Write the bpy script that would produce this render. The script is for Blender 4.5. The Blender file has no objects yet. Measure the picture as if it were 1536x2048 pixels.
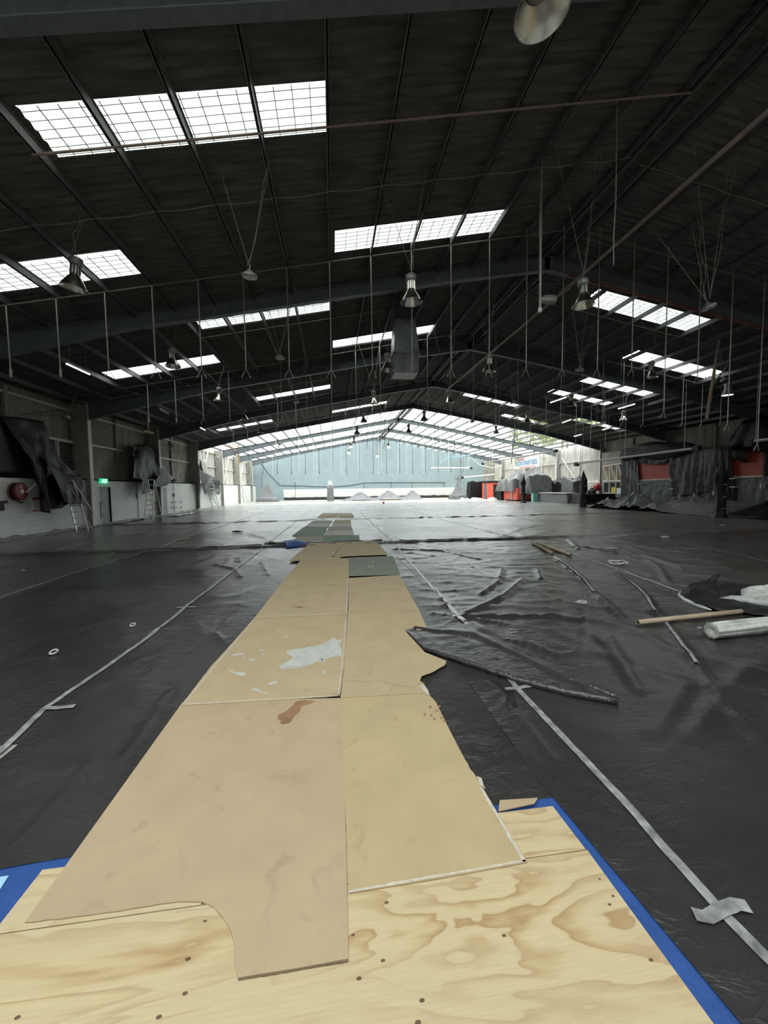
import bpy, math, random
from mathutils import Vector, noise
random.seed(7)
PI = math.pi
sc = bpy.context.scene
C = sc.collection

# ------------------------------------------------------------------ camera
F_PX, PITCH, YAW, ROLL, CAM_H = 778.3, -.0616, .1292, -.0133, 1.8
cam_d = bpy.data.cameras.new('camera'); cam = bpy.data.objects.new('camera', cam_d); C.objects.link(cam)
sc.camera = cam
cam_d.sensor_fit = 'VERTICAL'; cam_d.sensor_height = 24.0; cam_d.lens = 24.0 * F_PX / 2048.0
cam_d.clip_start = .05; cam_d.clip_end = 400
cY, sY, cP, sP, cR, sR = math.cos(YAW), math.sin(YAW), math.cos(PITCH), math.sin(PITCH), math.cos(ROLL), math.sin(ROLL)
FW = Vector((sY*cP, cY*cP, sP)); RT = Vector((cY, -sY, 0)); UP = Vector((-sY*sP, -cY*sP, cP))
rt = RT*cR + UP*sR; up = UP*cR - RT*sR      # roll
from mathutils import Matrix
m = Matrix((rt, up, -FW)).transposed().to_4x4(); m.translation = (0, 0, CAM_H)
cam.matrix_world = m

def at(px, py, **k):
    """the point of a real plane (x=, y= or z=) seen at a place of the photograph"""
    d = FW + rt*((px-768)/F_PX) - up*((py-1024)/F_PX)
    ax, v = list(k.items())[0]; i = 'xyz'.index(ax)
    o = Vector((0, 0, CAM_H)); t = (v-o[i])/d[i]
    return o + d*t
def fl(px, py, z=0.0):
    return at(px, py, z=z)

# ------------------------------------------------------------------ light
W_STR = 5.5
world = bpy.data.worlds.new('overcast_sky'); sc.world = world; world.use_nodes = True
bg = world.node_tree.nodes['Background']; bg.inputs[0].default_value = (.93, .97, 1.0, 1); bg.inputs[1].default_value = W_STR
T_NEAR, T_FAR, T_BACK_FILL = .52, .76, .70
sc.view_settings.view_transform = 'Standard'; sc.view_settings.look = 'None'
sc.view_settings.exposure = 0.35; sc.view_settings.gamma = 1.0; sc.view_settings.use_curve_mapping = False
sc.cycles.max_bounces = 7; sc.cycles.diffuse_bounces = 4; sc.cycles.glossy_bounces = 3
sc.cycles.transparent_max_bounces = 10; sc.cycles.caustics_reflective = False; sc.cycles.caustics_refractive = False
sc.cycles.sample_clamp_indirect = 8

# hall dimensions
XL, XR, XA, ZA, SL, YB, YF = -13.2, 28.6, 7.9, 10.28, .19, -16.0, 66.5
def roof(x): return ZA - SL*abs(x-XA)
FRAMES = [-10.6, -2.5, 5.64, 13.77, 21.9, 30.03, 38.15, 46.3, 54.4, 62.5]
def portal(x0, x1, y0, y1):
    zc = roof((x0+x1)/2)+.12
    d = bpy.data.lights.new('skylight_portal', 'AREA'); o = bpy.data.objects.new('skylight_portal', d); C.objects.link(o)
    d.shape = 'RECTANGLE'; d.size = abs(x1-x0)*1.02; d.size_y = y1-y0; d.cycles.is_portal = True
    a = math.atan(SL); o.location = ((x0+x1)/2, (y0+y1)/2, zc)
    o.rotation_euler = (0, -a if (x0+x1)/2 < XA else a, 0)
PB = [-12.3, -9.75, -4.9, .05, 5.15, 7.9, 10.85, 15.95, 20.95, 26.0, 28.2]
# skylight strips of the dark bays  (x0, x1, y0, y1)
STRIPS = [(-4.8,.05,7.15,8.12), (-9.75,-4.95,10.85,11.9), (.2,5.15,11.12,12.1), (-4.75,.05,14.92,15.85), (-9.75,-4.95,18.5,19.5),
  (.15,5.2,19.1,20.05), (-4.9,-.05,26.85,27.7), (.05,5.15,35.75,36.7), (-9.7,-5.05,34.8,35.8), (10.85,16,15.0,16.15), (15.9,21,18.8,19.95),
  (16.1,20.95,23.4,24.3), (15.95,20.6,26.7,27.6), (10.95,15.95,31.9,32.8), (16.1,20.75,35.7,36.6), (21.1,25.8,32.0,33.0)]
BACK_FILL = [(-9.75,.05,-9.5,-3.2),(.05,5.15,-9.5,-3.2),(10.85,20.95,-9.5,-3.2),(-9.75,-4.9,-1.5,3.6),(-4.9,.05,-1.5,3.6),(.05,5.15,-1.5,3.6),(10.85,15.95,-1.5,3.6)]  # unseen roof glazing added behind the camera to light the near boards
GLAZE = (39.6, 66.3)
for s in STRIPS + BACK_FILL: portal(*s)
portal(-12.8, 7.7, *GLAZE); portal(8.1, 28.3, *GLAZE)

# ------------------------------------------------------------------ helpers
class MB:
    def __init__(s): s.v = []; s.f = []
    def add(s, vs, fs):
        b = len(s.v); s.v += [tuple(v) for v in vs]; s.f += [tuple(i+b for i in f) for f in fs]; return s
    def box(s, x0, x1, y0, y1, z0, z1):
        return s.add([(x0,y0,z0),(x1,y0,z0),(x1,y1,z0),(x0,y1,z0),(x0,y0,z1),(x1,y0,z1),(x1,y1,z1),(x0,y1,z1)],
          [(3,2,1,0),(4,5,6,7),(0,1,5,4),(1,2,6,5),(2,3,7,6),(3,0,4,7)])
    def bar(s, a, b, w, h=None, upv=(0,0,1)):
        h = h or w; a = Vector(a); b = Vector(b); d = (b-a).normalized(); u = Vector(upv)
        if abs(d.dot(u)) > .98: u = Vector((0,1,0)) if abs(d.y) < .9 else Vector((1,0,0))
        r = d.cross(u).normalized(); u = r.cross(d).normalized(); vs = []
        for p in (a, b):
            for i, j in ((-1,-1),(1,-1),(1,1),(-1,1)): vs.append(p + r*(i*w/2) + u*(j*h/2))
        return s.add(vs, [(0,3,2,1),(4,5,6,7),(0,1,5,4),(1,2,6,5),(2,3,7,6),(3,0,4,7)])
    def tube(s, pts, r, n=6, cap=True):
        pts = [Vector(p) for p in pts]; N = len(pts); vs = []; R = r if isinstance(r, (list, tuple)) else [r]*N
        ref = None
        for i, p in enumerate(pts):
            d = (pts[min(i+1,N-1)] - pts[max(i-1,0)]).normalized()
            if ref is None: ref = Vector((0,0,1)) if abs(d.z) < .9 else Vector((1,0,0))
            a = d.cross(ref).normalized(); b = d.cross(a).normalized(); ref = -b if b.dot(ref) < 0 else b
            for k in range(n):
                t = 2*PI*k/n; vs.append(p + a*(R[i]*math.cos(t)) + b*(R[i]*math.sin(t)))
        fs = [(i*n+k, i*n+(k+1)%n, (i+1)*n+(k+1)%n, (i+1)*n+k) for i in range(N-1) for k in range(n)]
        if cap: fs += [tuple(range(n))[::-1], tuple((N-1)*n+k for k in range(n))]
        return s.add(vs, fs)
    def lathe(s, prof, n=24, c=(0,0,0), axis='z', close=False):
        vs = []
        for r, h in prof:
            for k in range(n):
                t = 2*PI*k/n; a, b = r*math.cos(t), r*math.sin(t)
                p = (a, b, h) if axis == 'z' else ((h, a, b) if axis == 'x' else (a, h, b))
                vs.append((p[0]+c[0], p[1]+c[1], p[2]+c[2]))
        fs = [(i*n+k, i*n+(k+1)%n, (i+1)*n+(k+1)%n, (i+1)*n+k) for i in range(len(prof)-1) for k in range(n)]
        return s.add(vs, fs)
    def prism(s, poly, z0, z1):
        n = len(poly); a = sum(poly[i][0]*poly[(i+1)%n][1]-poly[(i+1)%n][0]*poly[i][1] for i in range(n))
        if a < 0: poly = poly[::-1]
        f0 = z0 if callable(z0) else (lambda x, y: z0); f1 = z1 if callable(z1) else (lambda x, y: z1)
        return s.add([(p[0],p[1],f0(p[0],p[1])) for p in poly]+[(p[0],p[1],f1(p[0],p[1])) for p in poly],
          [tuple(range(n))[::-1], tuple(range(n, 2*n))] + [(i, (i+1)%n, n+(i+1)%n, n+i) for i in range(n)])
    def grid(s, fn, nu, nv):
        vs = [fn(i/nu, j/nv) for j in range(nv+1) for i in range(nu+1)]
        return s.add(vs, [(j*(nu+1)+i, j*(nu+1)+i+1, (j+1)*(nu+1)+i+1, (j+1)*(nu+1)+i) for j in range(nv) for i in range(nu)])

ORG = {}
def link_mesh(name, mb, mat, smooth=False):
    me = bpy.data.meshes.new(name); me.from_pydata(mb.v, [], mb.f); me.update()
    if smooth: me.polygons.foreach_set('use_smooth', [True]*len(me.polygons))
    me.materials.append(mat)
    o = bpy.data.objects.new(name, me); C.objects.link(o); return o
def part(name, mb, mat, parent, smooth=False, thick=0, label=None):
    off = Vector(ORG.get(parent.name, (0,0,0)))
    mb.v = [(v[0]-off.x, v[1]-off.y, v[2]-off.z) for v in mb.v]
    o = link_mesh(name, mb, mat, smooth); o.parent = parent; ORG[o.name] = tuple(off)
    if thick: sol = o.modifiers.new('thickness', 'SOLIDIFY'); sol.thickness = thick; sol.offset = 0
    if label: o['label'] = label
    return o
def tag(o, label=None, cat=None, group=None, kind=None):
    if label: o['label'] = label
    if cat: o['category'] = cat
    if group: o['group'] = group
    if kind: o['kind'] = kind
    return o
def solo(name, mb, mat, label=None, cat=None, group=None, kind=None, smooth=False, thick=0, keep=False):
    """a thing of one mesh, its origin at the middle of its base"""
    if not keep:
        xs = [v[0] for v in mb.v]; ys = [v[1] for v in mb.v]; zs = [v[2] for v in mb.v]
        L = Vector(((min(xs)+max(xs))/2, (min(ys)+max(ys))/2, min(zs)))
        mb.v = [(v[0]-L.x, v[1]-L.y, v[2]-L.z) for v in mb.v]
    else: L = Vector((0,0,0))
    o = link_mesh(name, mb, mat, smooth); o.location = L; ORG[o.name] = tuple(L)
    if thick: sol = o.modifiers.new('thickness', 'SOLIDIFY'); sol.thickness = thick; sol.offset = 0
    return tag(o, label, cat, group, kind)
def empty(name, loc, label=None, cat=None, group=None, kind=None, rz=0):
    o = bpy.data.objects.new(name, None); C.objects.link(o); o.location = loc; o.rotation_euler = (0,0,rz)
    o.empty_display_size = .2; ORG[o.name] = tuple(loc)
    return tag(o, label, cat, group, kind)
def copy_tree(o, parent=None):
    c = o.copy(); C.objects.link(c); c.parent = parent
    for ch in list(o.children): copy_tree(ch, c)
    return c

# ------------------------------------------------------------------ materials
def mat(name, col, rough=.6, metal=0, var=.12, vscale=6, bump=0, bscale=30, spec=.5, stretch=(1,1,1), emit=None, es=1, detail=4, dirt=None):
    m = bpy.data.materials.new(name); m.use_nodes = True; nt = m.node_tree; N = nt.nodes; L = nt.links
    b = N['Principled BSDF']; b.inputs['Roughness'].default_value = rough; b.inputs['Metallic'].default_value = metal
    b.inputs['Specular IOR Level'].default_value = spec
    tc = N.new('ShaderNodeTexCoord'); mp = N.new('ShaderNodeMapping'); mp.inputs['Scale'].default_value = stretch
    L.new(tc.outputs['Object'], mp.inputs[0])
    n = N.new('ShaderNodeTexNoise'); n.inputs['Scale'].default_value = vscale; n.inputs['Detail'].default_value = detail
    L.new(mp.outputs[0], n.inputs['Vector'])
    r = N.new('ShaderNodeValToRGB'); r.color_ramp.elements[0].position = .3; r.color_ramp.elements[1].position = .7
    c2 = dirt or tuple(c*(1-2*var) for c in col)
    r.color_ramp.elements[0].color = (*c2, 1); r.color_ramp.elements[1].color = (*[min(1, c*(1+var)) for c in col], 1)
    L.new(n.outputs['Fac'], r.inputs[0]); L.new(r.outputs[0], b.inputs['Base Color'])
    if bump:
        n2 = N.new('ShaderNodeTexNoise'); n2.inputs['Scale'].default_value = bscale; n2.inputs['Detail'].default_value = 5
        L.new(mp.outputs[0], n2.inputs['Vector'])
        bp = N.new('ShaderNodeBump'); bp.inputs['Strength'].default_value = bump; bp.inputs['Distance'].default_value = .02
        L.new(n2.outputs['Fac'], bp.inputs['Height']); L.new(bp.outputs[0], b.inputs['Normal'])
    if emit: b.inputs['Emission Color'].default_value = (*emit, 1); b.inputs['Emission Strength'].default_value = es
    return m
M = {}
M['steel_frame'] = mat('painted_steel_frame', (.115,.135,.145), .55, var=.1)
M['purlin'] = mat('galvanised_purlin', (.14,.14,.135), .5, .1, var=.15)
M['wire'] = mat('mesh_wire', (.16,.17,.15), .6)
M['roof_sheet'] = mat('dark_roof_sheet', (.10,.097,.09), .8, var=.25, vscale=3, stretch=(.4,3,1))
M['column'] = mat('column_paint', (.30,.285,.25), .6)
M['white_paint'] = mat('white_paint', (.72,.71,.66), .5, var=.06)
M['cladding'] = mat('beige_cladding', (.36,.34,.29), .6, var=.18, vscale=2, stretch=(1,1,.3))
M['cladding_pale'] = mat('pale_cladding', (.60,.58,.52), .6, var=.14, vscale=2, stretch=(1,1,.3))
M['concrete'] = mat('concrete', (.30,.29,.27), .8)
M['rod'] = mat('grey_rod', (.38,.37,.34), .45, .4)
M['rail'] = mat('dull_rail', (.15,.145,.135), .5)
M['cable'] = mat('grey_cable', (.24,.235,.215), .6)
M['dark_cable'] = mat('dark_cable', (.05,.05,.05), .6)
M['alu'] = mat('spun_aluminium', (.62,.60,.54), .25, 1.0, var=.06)
M['lamp_body'] = mat('lamp_body_grey', (.30,.30,.29), .45, .5)
M['lamp_glass'] = mat('lamp_glass', (.30,.30,.29), .2)
M['duct'] = mat('galvanised_duct', (.16,.17,.17), .38, .6, var=.2, vscale=2)
M['duct_mouth'] = mat('duct_mouth', (.85,.84,.84), .5)
M['red_pipe'] = mat('red_pipe', (.22,.07,.055), .45, var=.2)
M['red_brown_pipe'] = mat('brown_pipe', (.28,.20,.17), .45)
M['red'] = mat('fire_red', (.50,.03,.025), .4)
M['red_dark'] = mat('dull_dark_red', (.17,.012,.015), .45)
M['red_panel'] = mat('red_board', (.38,.060,.038), .6, var=.08)
M['red_far'] = mat('bright_red_board', (.80,.14,.09), .6, var=.08)
M['orange_post'] = mat('timber_post', (.50,.33,.17), .7)
M['black'] = mat('black_cloth', (.014,.014,.015), .55, var=.2, spec=.3)
M['drape'] = mat('black_plastic_drape', (.012,.012,.014), .45, var=.2, spec=.25, bump=.1, bscale=5)
M['drape_mid'] = mat('dim_grey_drape', (.095,.096,.10), .5, var=.15, spec=.3, bump=.1, bscale=5)
M['drape_grey'] = mat('grey_plastic_drape', (.17,.17,.173), .45, var=.2, bump=.1, bscale=5)
M['tape'] = mat('clear_silver_tape', (.27,.28,.275), .35, var=.3, vscale=14)
M['tape_white'] = mat('white_tape', (.50,.50,.48), .45, var=.1, vscale=20)
M['white_plastic'] = mat('milky_plastic_film', (.52,.54,.50), .35, var=.2, vscale=7, bump=.3, bscale=12)
M['card'] = mat('cardboard_tube', (.42,.33,.23), .7, var=.1)
M['tube_dark'] = mat('tube_inside', (.05,.04,.03), .9)
M['grey_door'] = mat('grey_door_paint', (.36,.38,.38), .55)
M['sign_green'] = mat('exit_green', (.02,.45,.2), .4, emit=(.02,.6,.25), es=.8)
M['sign_white'] = mat('exit_white', (.8,.9,.85), .4, emit=(.8,1,.9), es=1.0)
M['tube_lit'] = mat('lit_tube', (1,1,.95), .4, emit=(1,1,.93), es=3)
M['bulb_lit'] = mat('lit_bulb', (1,1,.95), .4, emit=(1,1,.95), es=5)
M['glass_dark'] = mat('office_glass', (.06,.065,.07), .12)
M['paper'] = mat('paper', (.75,.76,.74), .7, var=.03)
M['yellow'] = mat('yellow_sign', (.75,.62,.06), .5)
M['blue_letter'] = mat('blue_lettering', (.06,.30,.55), .5)
M['red_letter'] = mat('red_lettering', (.75,.15,.18), .5)
M['lime'] = mat('lime_balloon', (.40,.65,.10), .5)
M['teal'] = mat('teal_paint', (.20,.48,.42), .5)
M['light_blue'] = mat('light_blue_paint', (.28,.52,.68), .5)
M['louvre'] = mat('louvre_blades', (.22,.22,.21), .4, .3)
M['ladder_metal'] = mat('ladder_aluminium', (.60,.60,.58), .35, .8)
M['far_rubbish'] = mat('pale_film', (.70,.66,.70), .4, var=.2)
M['sand'] = mat('dusty_floor_cover', (.46,.42,.33), .7, var=.18, vscale=3)
M['leaf'] = mat('foliage', (.22,.26,.06), .7, var=.4, vscale=2)
M['bark'] = mat('bark', (.15,.11,.08), .8)

def plastic(name, col, tint=(1,1,1)):
    """thin builder's film: glossy with fine crumples"""
    m = bpy.data.materials.new(name); m.use_nodes = True; nt = m.node_tree; N = nt.nodes; L = nt.links
    b = N['Principled BSDF']; b.inputs['Roughness'].default_value = .27; b.inputs['Specular IOR Level'].default_value = .6
    tc = N.new('ShaderNodeTexCoord')
    n = N.new('ShaderNodeTexNoise'); n.inputs['Scale'].default_value = .8; n.inputs['Detail'].default_value = 6; L.new(tc.outputs['Object'], n.inputs[0])
    r = N.new('ShaderNodeValToRGB'); r.color_ramp.elements[0].position = .3; r.color_ramp.elements[1].position = .7
    r.color_ramp.elements[0].color = (*[c*.75 for c in col], 1); r.color_ramp.elements[1].color = (*[c*1.25 for c in col], 1)
    L.new(n.outputs[0], r.inputs[0]); L.new(r.outputs[0], b.inputs['Base Color'])
    mp = N.new('ShaderNodeMapping'); mp.inputs['Scale'].default_value = (1, 2.2, 1); mp.inputs['Rotation'].default_value = (0,0,.25)
    L.new(tc.outputs['Object'], mp.inputs[0])
    a = N.new('ShaderNodeTexNoise'); a.inputs['Scale'].default_value = 4.5; a.inputs['Detail'].default_value = 3; a.inputs['Distortion'].default_value = 1.2
    L.new(mp.outputs[0], a.inputs[0])
    # ridged: 1-|2n-1|
    s1 = N.new('ShaderNodeMath'); s1.operation = 'MULTIPLY_ADD'; s1.inputs[1].default_value = 2; s1.inputs[2].default_value = -1; L.new(a.outputs[0], s1.inputs[0])
    s2 = N.new('ShaderNodeMath'); s2.operation = 'ABSOLUTE'; L.new(s1.outputs[0], s2.inputs[0])
    s3 = N.new('ShaderNodeMath'); s3.operation = 'POWER'; s3.inputs[1].default_value = .6; L.new(s2.outputs[0], s3.inputs[0])
    ma = N.new('ShaderNodeTexNoise'); ma.inputs['Scale'].default_value = .45; L.new(tc.outputs['Object'], ma.inputs[0])
    mr = N.new('ShaderNodeMapRange'); mr.inputs[1].default_value = .4; mr.inputs[2].default_value = .65; mr.inputs[3].default_value = .08; mr.inputs[4].default_value = .32
    L.new(ma.outputs[0], mr.inputs[0])
    bp = N.new('ShaderNodeBump'); bp.inputs['Distance'].default_value = .03; bp.invert = True
    L.new(mr.outputs[0], bp.inputs['Strength']); L.new(s3.outputs[0], bp.inputs['Height'])
    f2 = N.new('ShaderNodeTexNoise'); f2.inputs['Scale'].default_value = 28; f2.inputs['Detail'].default_value = 3; L.new(mp.outputs[0], f2.inputs[0])
    b2 = N.new('ShaderNodeBump'); b2.inputs['Distance'].default_value = .006; b2.inputs['Strength'].default_value = .12
    L.new(f2.outputs[0], b2.inputs['Height']); L.new(bp.outputs[0], b2.inputs['Normal']); L.new(b2.outputs[0], b.inputs['Normal'])
    return m
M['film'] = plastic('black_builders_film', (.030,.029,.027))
M['film_mid'] = plastic('film_slight_painted_sheen', (.058,.056,.050))  # from here base colours are lightened to stand in for reflected light
M['film_mid2'] = plastic('film_more_painted_sheen', (.110,.107,.097))
M['film_mid3'] = plastic('film_strong_painted_sheen', (.15,.147,.137))
M['film_far'] = plastic('film_strongest_painted_sheen', (.25,.247,.235))  # lightest black film, reflected glare put into its colour
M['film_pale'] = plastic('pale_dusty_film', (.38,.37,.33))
M['blue_tarp'] = mat('blue_tarpaulin', (.018,.070,.25), .5, var=.12, vscale=5, bump=.15, bscale=40)

def board_mat(name, col, smudge, sc_=3.0):
    m = bpy.data.materials.new(name); m.use_nodes = True; nt = m.node_tree; N = nt.nodes; L = nt.links
    b = N['Principled BSDF']; b.inputs['Roughness'].default_value = .72; b.inputs['Specular IOR Level'].default_value = .25
    tc = N.new('ShaderNodeTexCoord')
    def ns(s, d=5, dist=0):
        n = N.new('ShaderNodeTexNoise'); n.inputs['Scale'].default_value = s; n.inputs['Detail'].default_value = d; n.inputs['Distortion'].default_value = dist
        L.new(tc.outputs['Object'], n.inputs[0]); return n
    def ramp(src, p0, p1):
        r = N.new('ShaderNodeMapRange'); r.inputs[1].default_value = p0; r.inputs[2].default_value = p1; L.new(src.outputs[0], r.inputs[0]); return r
    def mix(f, a, b_):
        x = N.new('ShaderNodeMixRGB'); L.new(f.outputs[0], x.inputs[0])
        for i, s in ((1, a), (2, b_)):
            if isinstance(s, tuple): x.inputs[i].default_value = (*s, 1)
            else: L.new(s.outputs[0], x.inputs[i])
        return x
    base = mix(ramp(ns(sc_, 4), .3, .7), tuple(c*.93 for c in col), tuple(min(1,c*1.05) for c in col))
    fine = mix(ramp(ns(220, 3), .2, .8), (.9,.9,.9), (1.07,1.07,1.07))
    mul = N.new('ShaderNodeMixRGB'); mul.blend_type = 'MULTIPLY'; mul.inputs[0].default_value = 1; L.new(base.outputs[0], mul.inputs[1]); L.new(fine.outputs[0], mul.inputs[2])
    sm = ramp(ns(5.5, 8, .6), .60, .80)
    s2 = mix(sm, mul, smudge)
    sp = ramp(ns(38, 2), .74, .80)
    s3 = mix(sp, s2, tuple(c*.45 for c in smudge))
    L.new(s3.outputs[0], b.inputs['Base Color'])
    bp = N.new('ShaderNodeBump'); bp.inputs['Strength'].default_value = .12; bp.inputs['Distance'].default_value = .01
    L.new(ns(60,4).outputs[0], bp.inputs['Height']); L.new(bp.outputs[0], b.inputs['Normal'])
    return m
TAN = (.42,.335,.20)
M['board'] = board_mat('tan_hardboard', TAN, (.31,.235,.14))
M['board_b'] = board_mat('yellow_tan_hardboard', (.42,.335,.185), (.33,.25,.14))
M['board_pink'] = board_mat('pinkish_hardboard', (.405,.315,.195), (.30,.225,.145))
M['board_green'] = board_mat('green_grey_board', (.19,.21,.165), (.12,.13,.10))
M['board_green2'] = board_mat('green_board', (.17,.25,.17), (.12,.16,.11))
M['board_pale'] = board_mat('pale_grey_board', (.50,.50,.42), (.30,.30,.24))
M['board_olive'] = board_mat('olive_board', (.33,.31,.22), (.20,.19,.13))
M['torn'] = mat('torn_board_edge', (.50,.46,.37), .8, var=.12, vscale=30)
M['paint_spill'] = mat('dried_white_paint', (.46,.48,.43), .45, var=.1, vscale=14)
M['brown_stain'] = mat('brown_stain', (.27,.15,.075), .45, var=.15, vscale=9)
M['crack'] = mat('crack_line', (.13,.09,.05), .9)

def plywood():
    m = bpy.data.materials.new('pine_plywood'); m.use_nodes = True; nt = m.node_tree; N = nt.nodes; L = nt.links
    b = N['Principled BSDF']; b.inputs['Roughness'].default_value = .6; b.inputs['Specular IOR Level'].default_value = .3
    tc = N.new('ShaderNodeTexCoord'); mp = N.new('ShaderNodeMapping'); mp.inputs['Scale'].default_value = (.55, 2.6, 1); mp.inputs['Rotation'].default_value = (0,0,.06)
    mp.inputs['Location'].default_value = (3.1, 1.7, 0)
    L.new(tc.outputs['Object'], mp.inputs[0])
    n = N.new('ShaderNodeTexNoise'); n.inputs['Scale'].default_value = 1.1; n.inputs['Detail'].default_value = 4; n.inputs['Roughness'].default_value = .5; n.inputs['Distortion'].default_value = .5
    L.new(mp.outputs[0], n.inputs[0])
    k = N.new('ShaderNodeMath'); k.operation = 'MULTIPLY'; k.inputs[1].default_value = 11; L.new(n.outputs[0], k.inputs[0])
    fr = N.new('ShaderNodeMath'); fr.operation = 'FRACT'; L.new(k.outputs[0], fr.inputs[0])
    r = N.new('ShaderNodeValToRGB'); e = r.color_ramp.elements
    e[0].position = 0; e[0].color = (.52,.425,.25,1); e[1].position = 1; e[1].color = (.51,.415,.24,1)
    for p, c in ((.35,(.50,.405,.23)), (.62,(.43,.315,.16)), (.80,(.35,.235,.11)), (.86,(.50,.405,.235))):
        x = e.new(p); x.color = (*c, 1)
    L.new(fr.outputs[0], r.inputs[0])
    g = N.new('ShaderNodeTexNoise'); g.inputs['Scale'].default_value = 30; g.inputs['Detail'].default_value = 4
    mp2 = N.new('ShaderNodeMapping'); mp2.inputs['Scale'].default_value = (.25, 4, 1); L.new(tc.outputs['Object'], mp2.inputs[0]); L.new(mp2.outputs[0], g.inputs[0])
    gr = N.new('ShaderNodeMapRange'); gr.inputs[3].default_value = .84; gr.inputs[4].default_value = 1.1; L.new(g.outputs[0], gr.inputs[0])
    big = N.new('ShaderNodeTexNoise'); big.inputs['Scale'].default_value = 1.6; L.new(mp.outputs[0], big.inputs[0])
    bgm = N.new('ShaderNodeMapRange'); bgm.inputs[1].default_value = .35; bgm.inputs[2].default_value = .65; L.new(big.outputs[0], bgm.inputs[0])
    mx = N.new('ShaderNodeMixRGB'); mx.inputs[1].default_value = (.49,.405,.245,1); L.new(bgm.outputs[0], mx.inputs[0]); L.new(r.outputs[0], mx.inputs[2])
    mul = N.new('ShaderNodeMixRGB'); mul.blend_type = 'MULTIPLY'; mul.inputs[0].default_value = 1; L.new(mx.outputs[0], mul.inputs[1]); L.new(gr.outputs[0], mul.inputs[2])
    L.new(mul.outputs[0], b.inputs['Base Color'])
    bp = N.new('ShaderNodeBump'); bp.inputs['Strength'].default_value = .1; bp.inputs['Distance'].default_value = .01
    L.new(g.outputs[0], bp.inputs['Height']); L.new(bp.outputs[0], b.inputs['Normal'])
    return m
M['plywood'] = plywood(); M['knot'] = mat('knot', (.12,.07,.035), .8)

def block(name, c1, c2, cm, scale=1.0, bumpd=.01, axis='x'):
    m = bpy.data.materials.new(name); m.use_nodes = True; nt = m.node_tree; N = nt.nodes; L = nt.links
    b = N['Principled BSDF']; b.inputs['Roughness'].default_value = .6
    g = N.new('ShaderNodeNewGeometry'); sp = N.new('ShaderNodeSeparateXYZ'); cb = N.new('ShaderNodeCombineXYZ')
    L.new(g.outputs['Position'], sp.inputs[0]); L.new(sp.outputs['Y' if axis == 'x' else 'X'], cb.inputs[0]); L.new(sp.outputs['Z'], cb.inputs[1])
    br = N.new('ShaderNodeTexBrick'); br.inputs['Scale'].default_value = 1; br.inputs['Brick Width'].default_value = .4; br.inputs['Row Height'].default_value = .2
    br.inputs['Mortar Size'].default_value = .006; br.inputs['Mortar Smooth'].default_value = .5
    br.inputs['Color1'].default_value = (*c1, 1); br.inputs['Color2'].default_value = (*c2, 1); br.inputs['Mortar'].default_value = (*cm, 1)
    L.new(cb.outputs[0], br.inputs[0])
    n = N.new('ShaderNodeTexNoise'); n.inputs['Scale'].default_value = 1.2; n.inputs['Detail'].default_value = 6; L.new(g.outputs['Position'], n.inputs[0])
    r = N.new('ShaderNodeMapRange'); r.inputs[3].default_value = .85; r.inputs[4].default_value = 1.1; L.new(n.outputs[0], r.inputs[0])
    mu = N.new('ShaderNodeMixRGB'); mu.blend_type = 'MULTIPLY'; mu.inputs[0].default_value = 1; L.new(br.outputs[0], mu.inputs[1]); L.new(r.outputs[0], mu.inputs[2])
    L.new(mu.outputs[0], b.inputs['Base Color'])
    bp = N.new('ShaderNodeBump'); bp.invert = True; bp.inputs['Strength'].default_value = .6; bp.inputs['Distance'].default_value = bumpd
    L.new(br.outputs['Fac'], bp.inputs['Height']); L.new(bp.outputs[0], b.inputs['Normal'])
    return m
M['block_white'] = block('white_painted_block', (.80,.82,.78), (.77,.79,.75), (.55,.56,.53))
M['block_blue'] = block('blue_painted_block', (.29,.365,.385), (.28,.35,.37), (.235,.305,.325), axis='y')

def skylight(name, t, col, streak=.2):
    m = bpy.data.materials.new(name); m.use_nodes = True; nt = m.node_tree; N = nt.nodes; L = nt.links
    N.remove(N['Principled BSDF']); out = N['Material Output']
    g = N.new('ShaderNodeNewGeometry'); mp = N.new('ShaderNodeMapping'); mp.inputs['Scale'].default_value = (.6, 7, 1); L.new(g.outputs['Position'], mp.inputs[0])
    n = N.new('ShaderNodeTexNoise'); n.inputs['Scale'].default_value = 1.5; n.inputs['Detail'].default_value = 5; L.new(mp.outputs[0], n.inputs[0])
    r = N.new('ShaderNodeMapRange'); r.inputs[1].default_value = .3; r.inputs[2].default_value = .7; r.inputs[3].default_value = t*(1-streak); r.inputs[4].default_value = min(1, t*(1+streak))
    L.new(n.outputs[0], r.inputs[0])
    mu = N.new('ShaderNodeMixRGB'); mu.blend_type = 'MULTIPLY'; mu.inputs[0].default_value = 1; mu.inputs[1].default_value = (*col, 1); L.new(r.outputs[0], mu.inputs[2])
    tr = N.new('ShaderNodeBsdfTransparent'); L.new(mu.outputs[0], tr.inputs[0])
    df = N.new('ShaderNodeBsdfDiffuse'); df.inputs[0].default_value = (.6,.62,.55,1)
    mx = N.new('ShaderNodeMixShader'); mx.inputs[0].default_value = .08; L.new(tr.outputs[0], mx.inputs[1]); L.new(df.outputs[0], mx.inputs[2])
    L.new(mx.outputs[0], out.inputs[0]); return m
M['sky_near'] = skylight('fibreglass_dimmed', T_NEAR/2.2, (.95,1,.90))  # same sheeting as the far panes, transmission lowered to tone the skylight down
M['sky_far'] = skylight('fibreglass_brightened', T_FAR, (.98,1,.97))  # transmission raised so these panes throw more light on walls and floor
M['sky_back_fill'] = skylight('fibreglass_back_fill', T_BACK_FILL, (1,1,.98), .02)  # pane of the added glazing behind the camera

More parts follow.
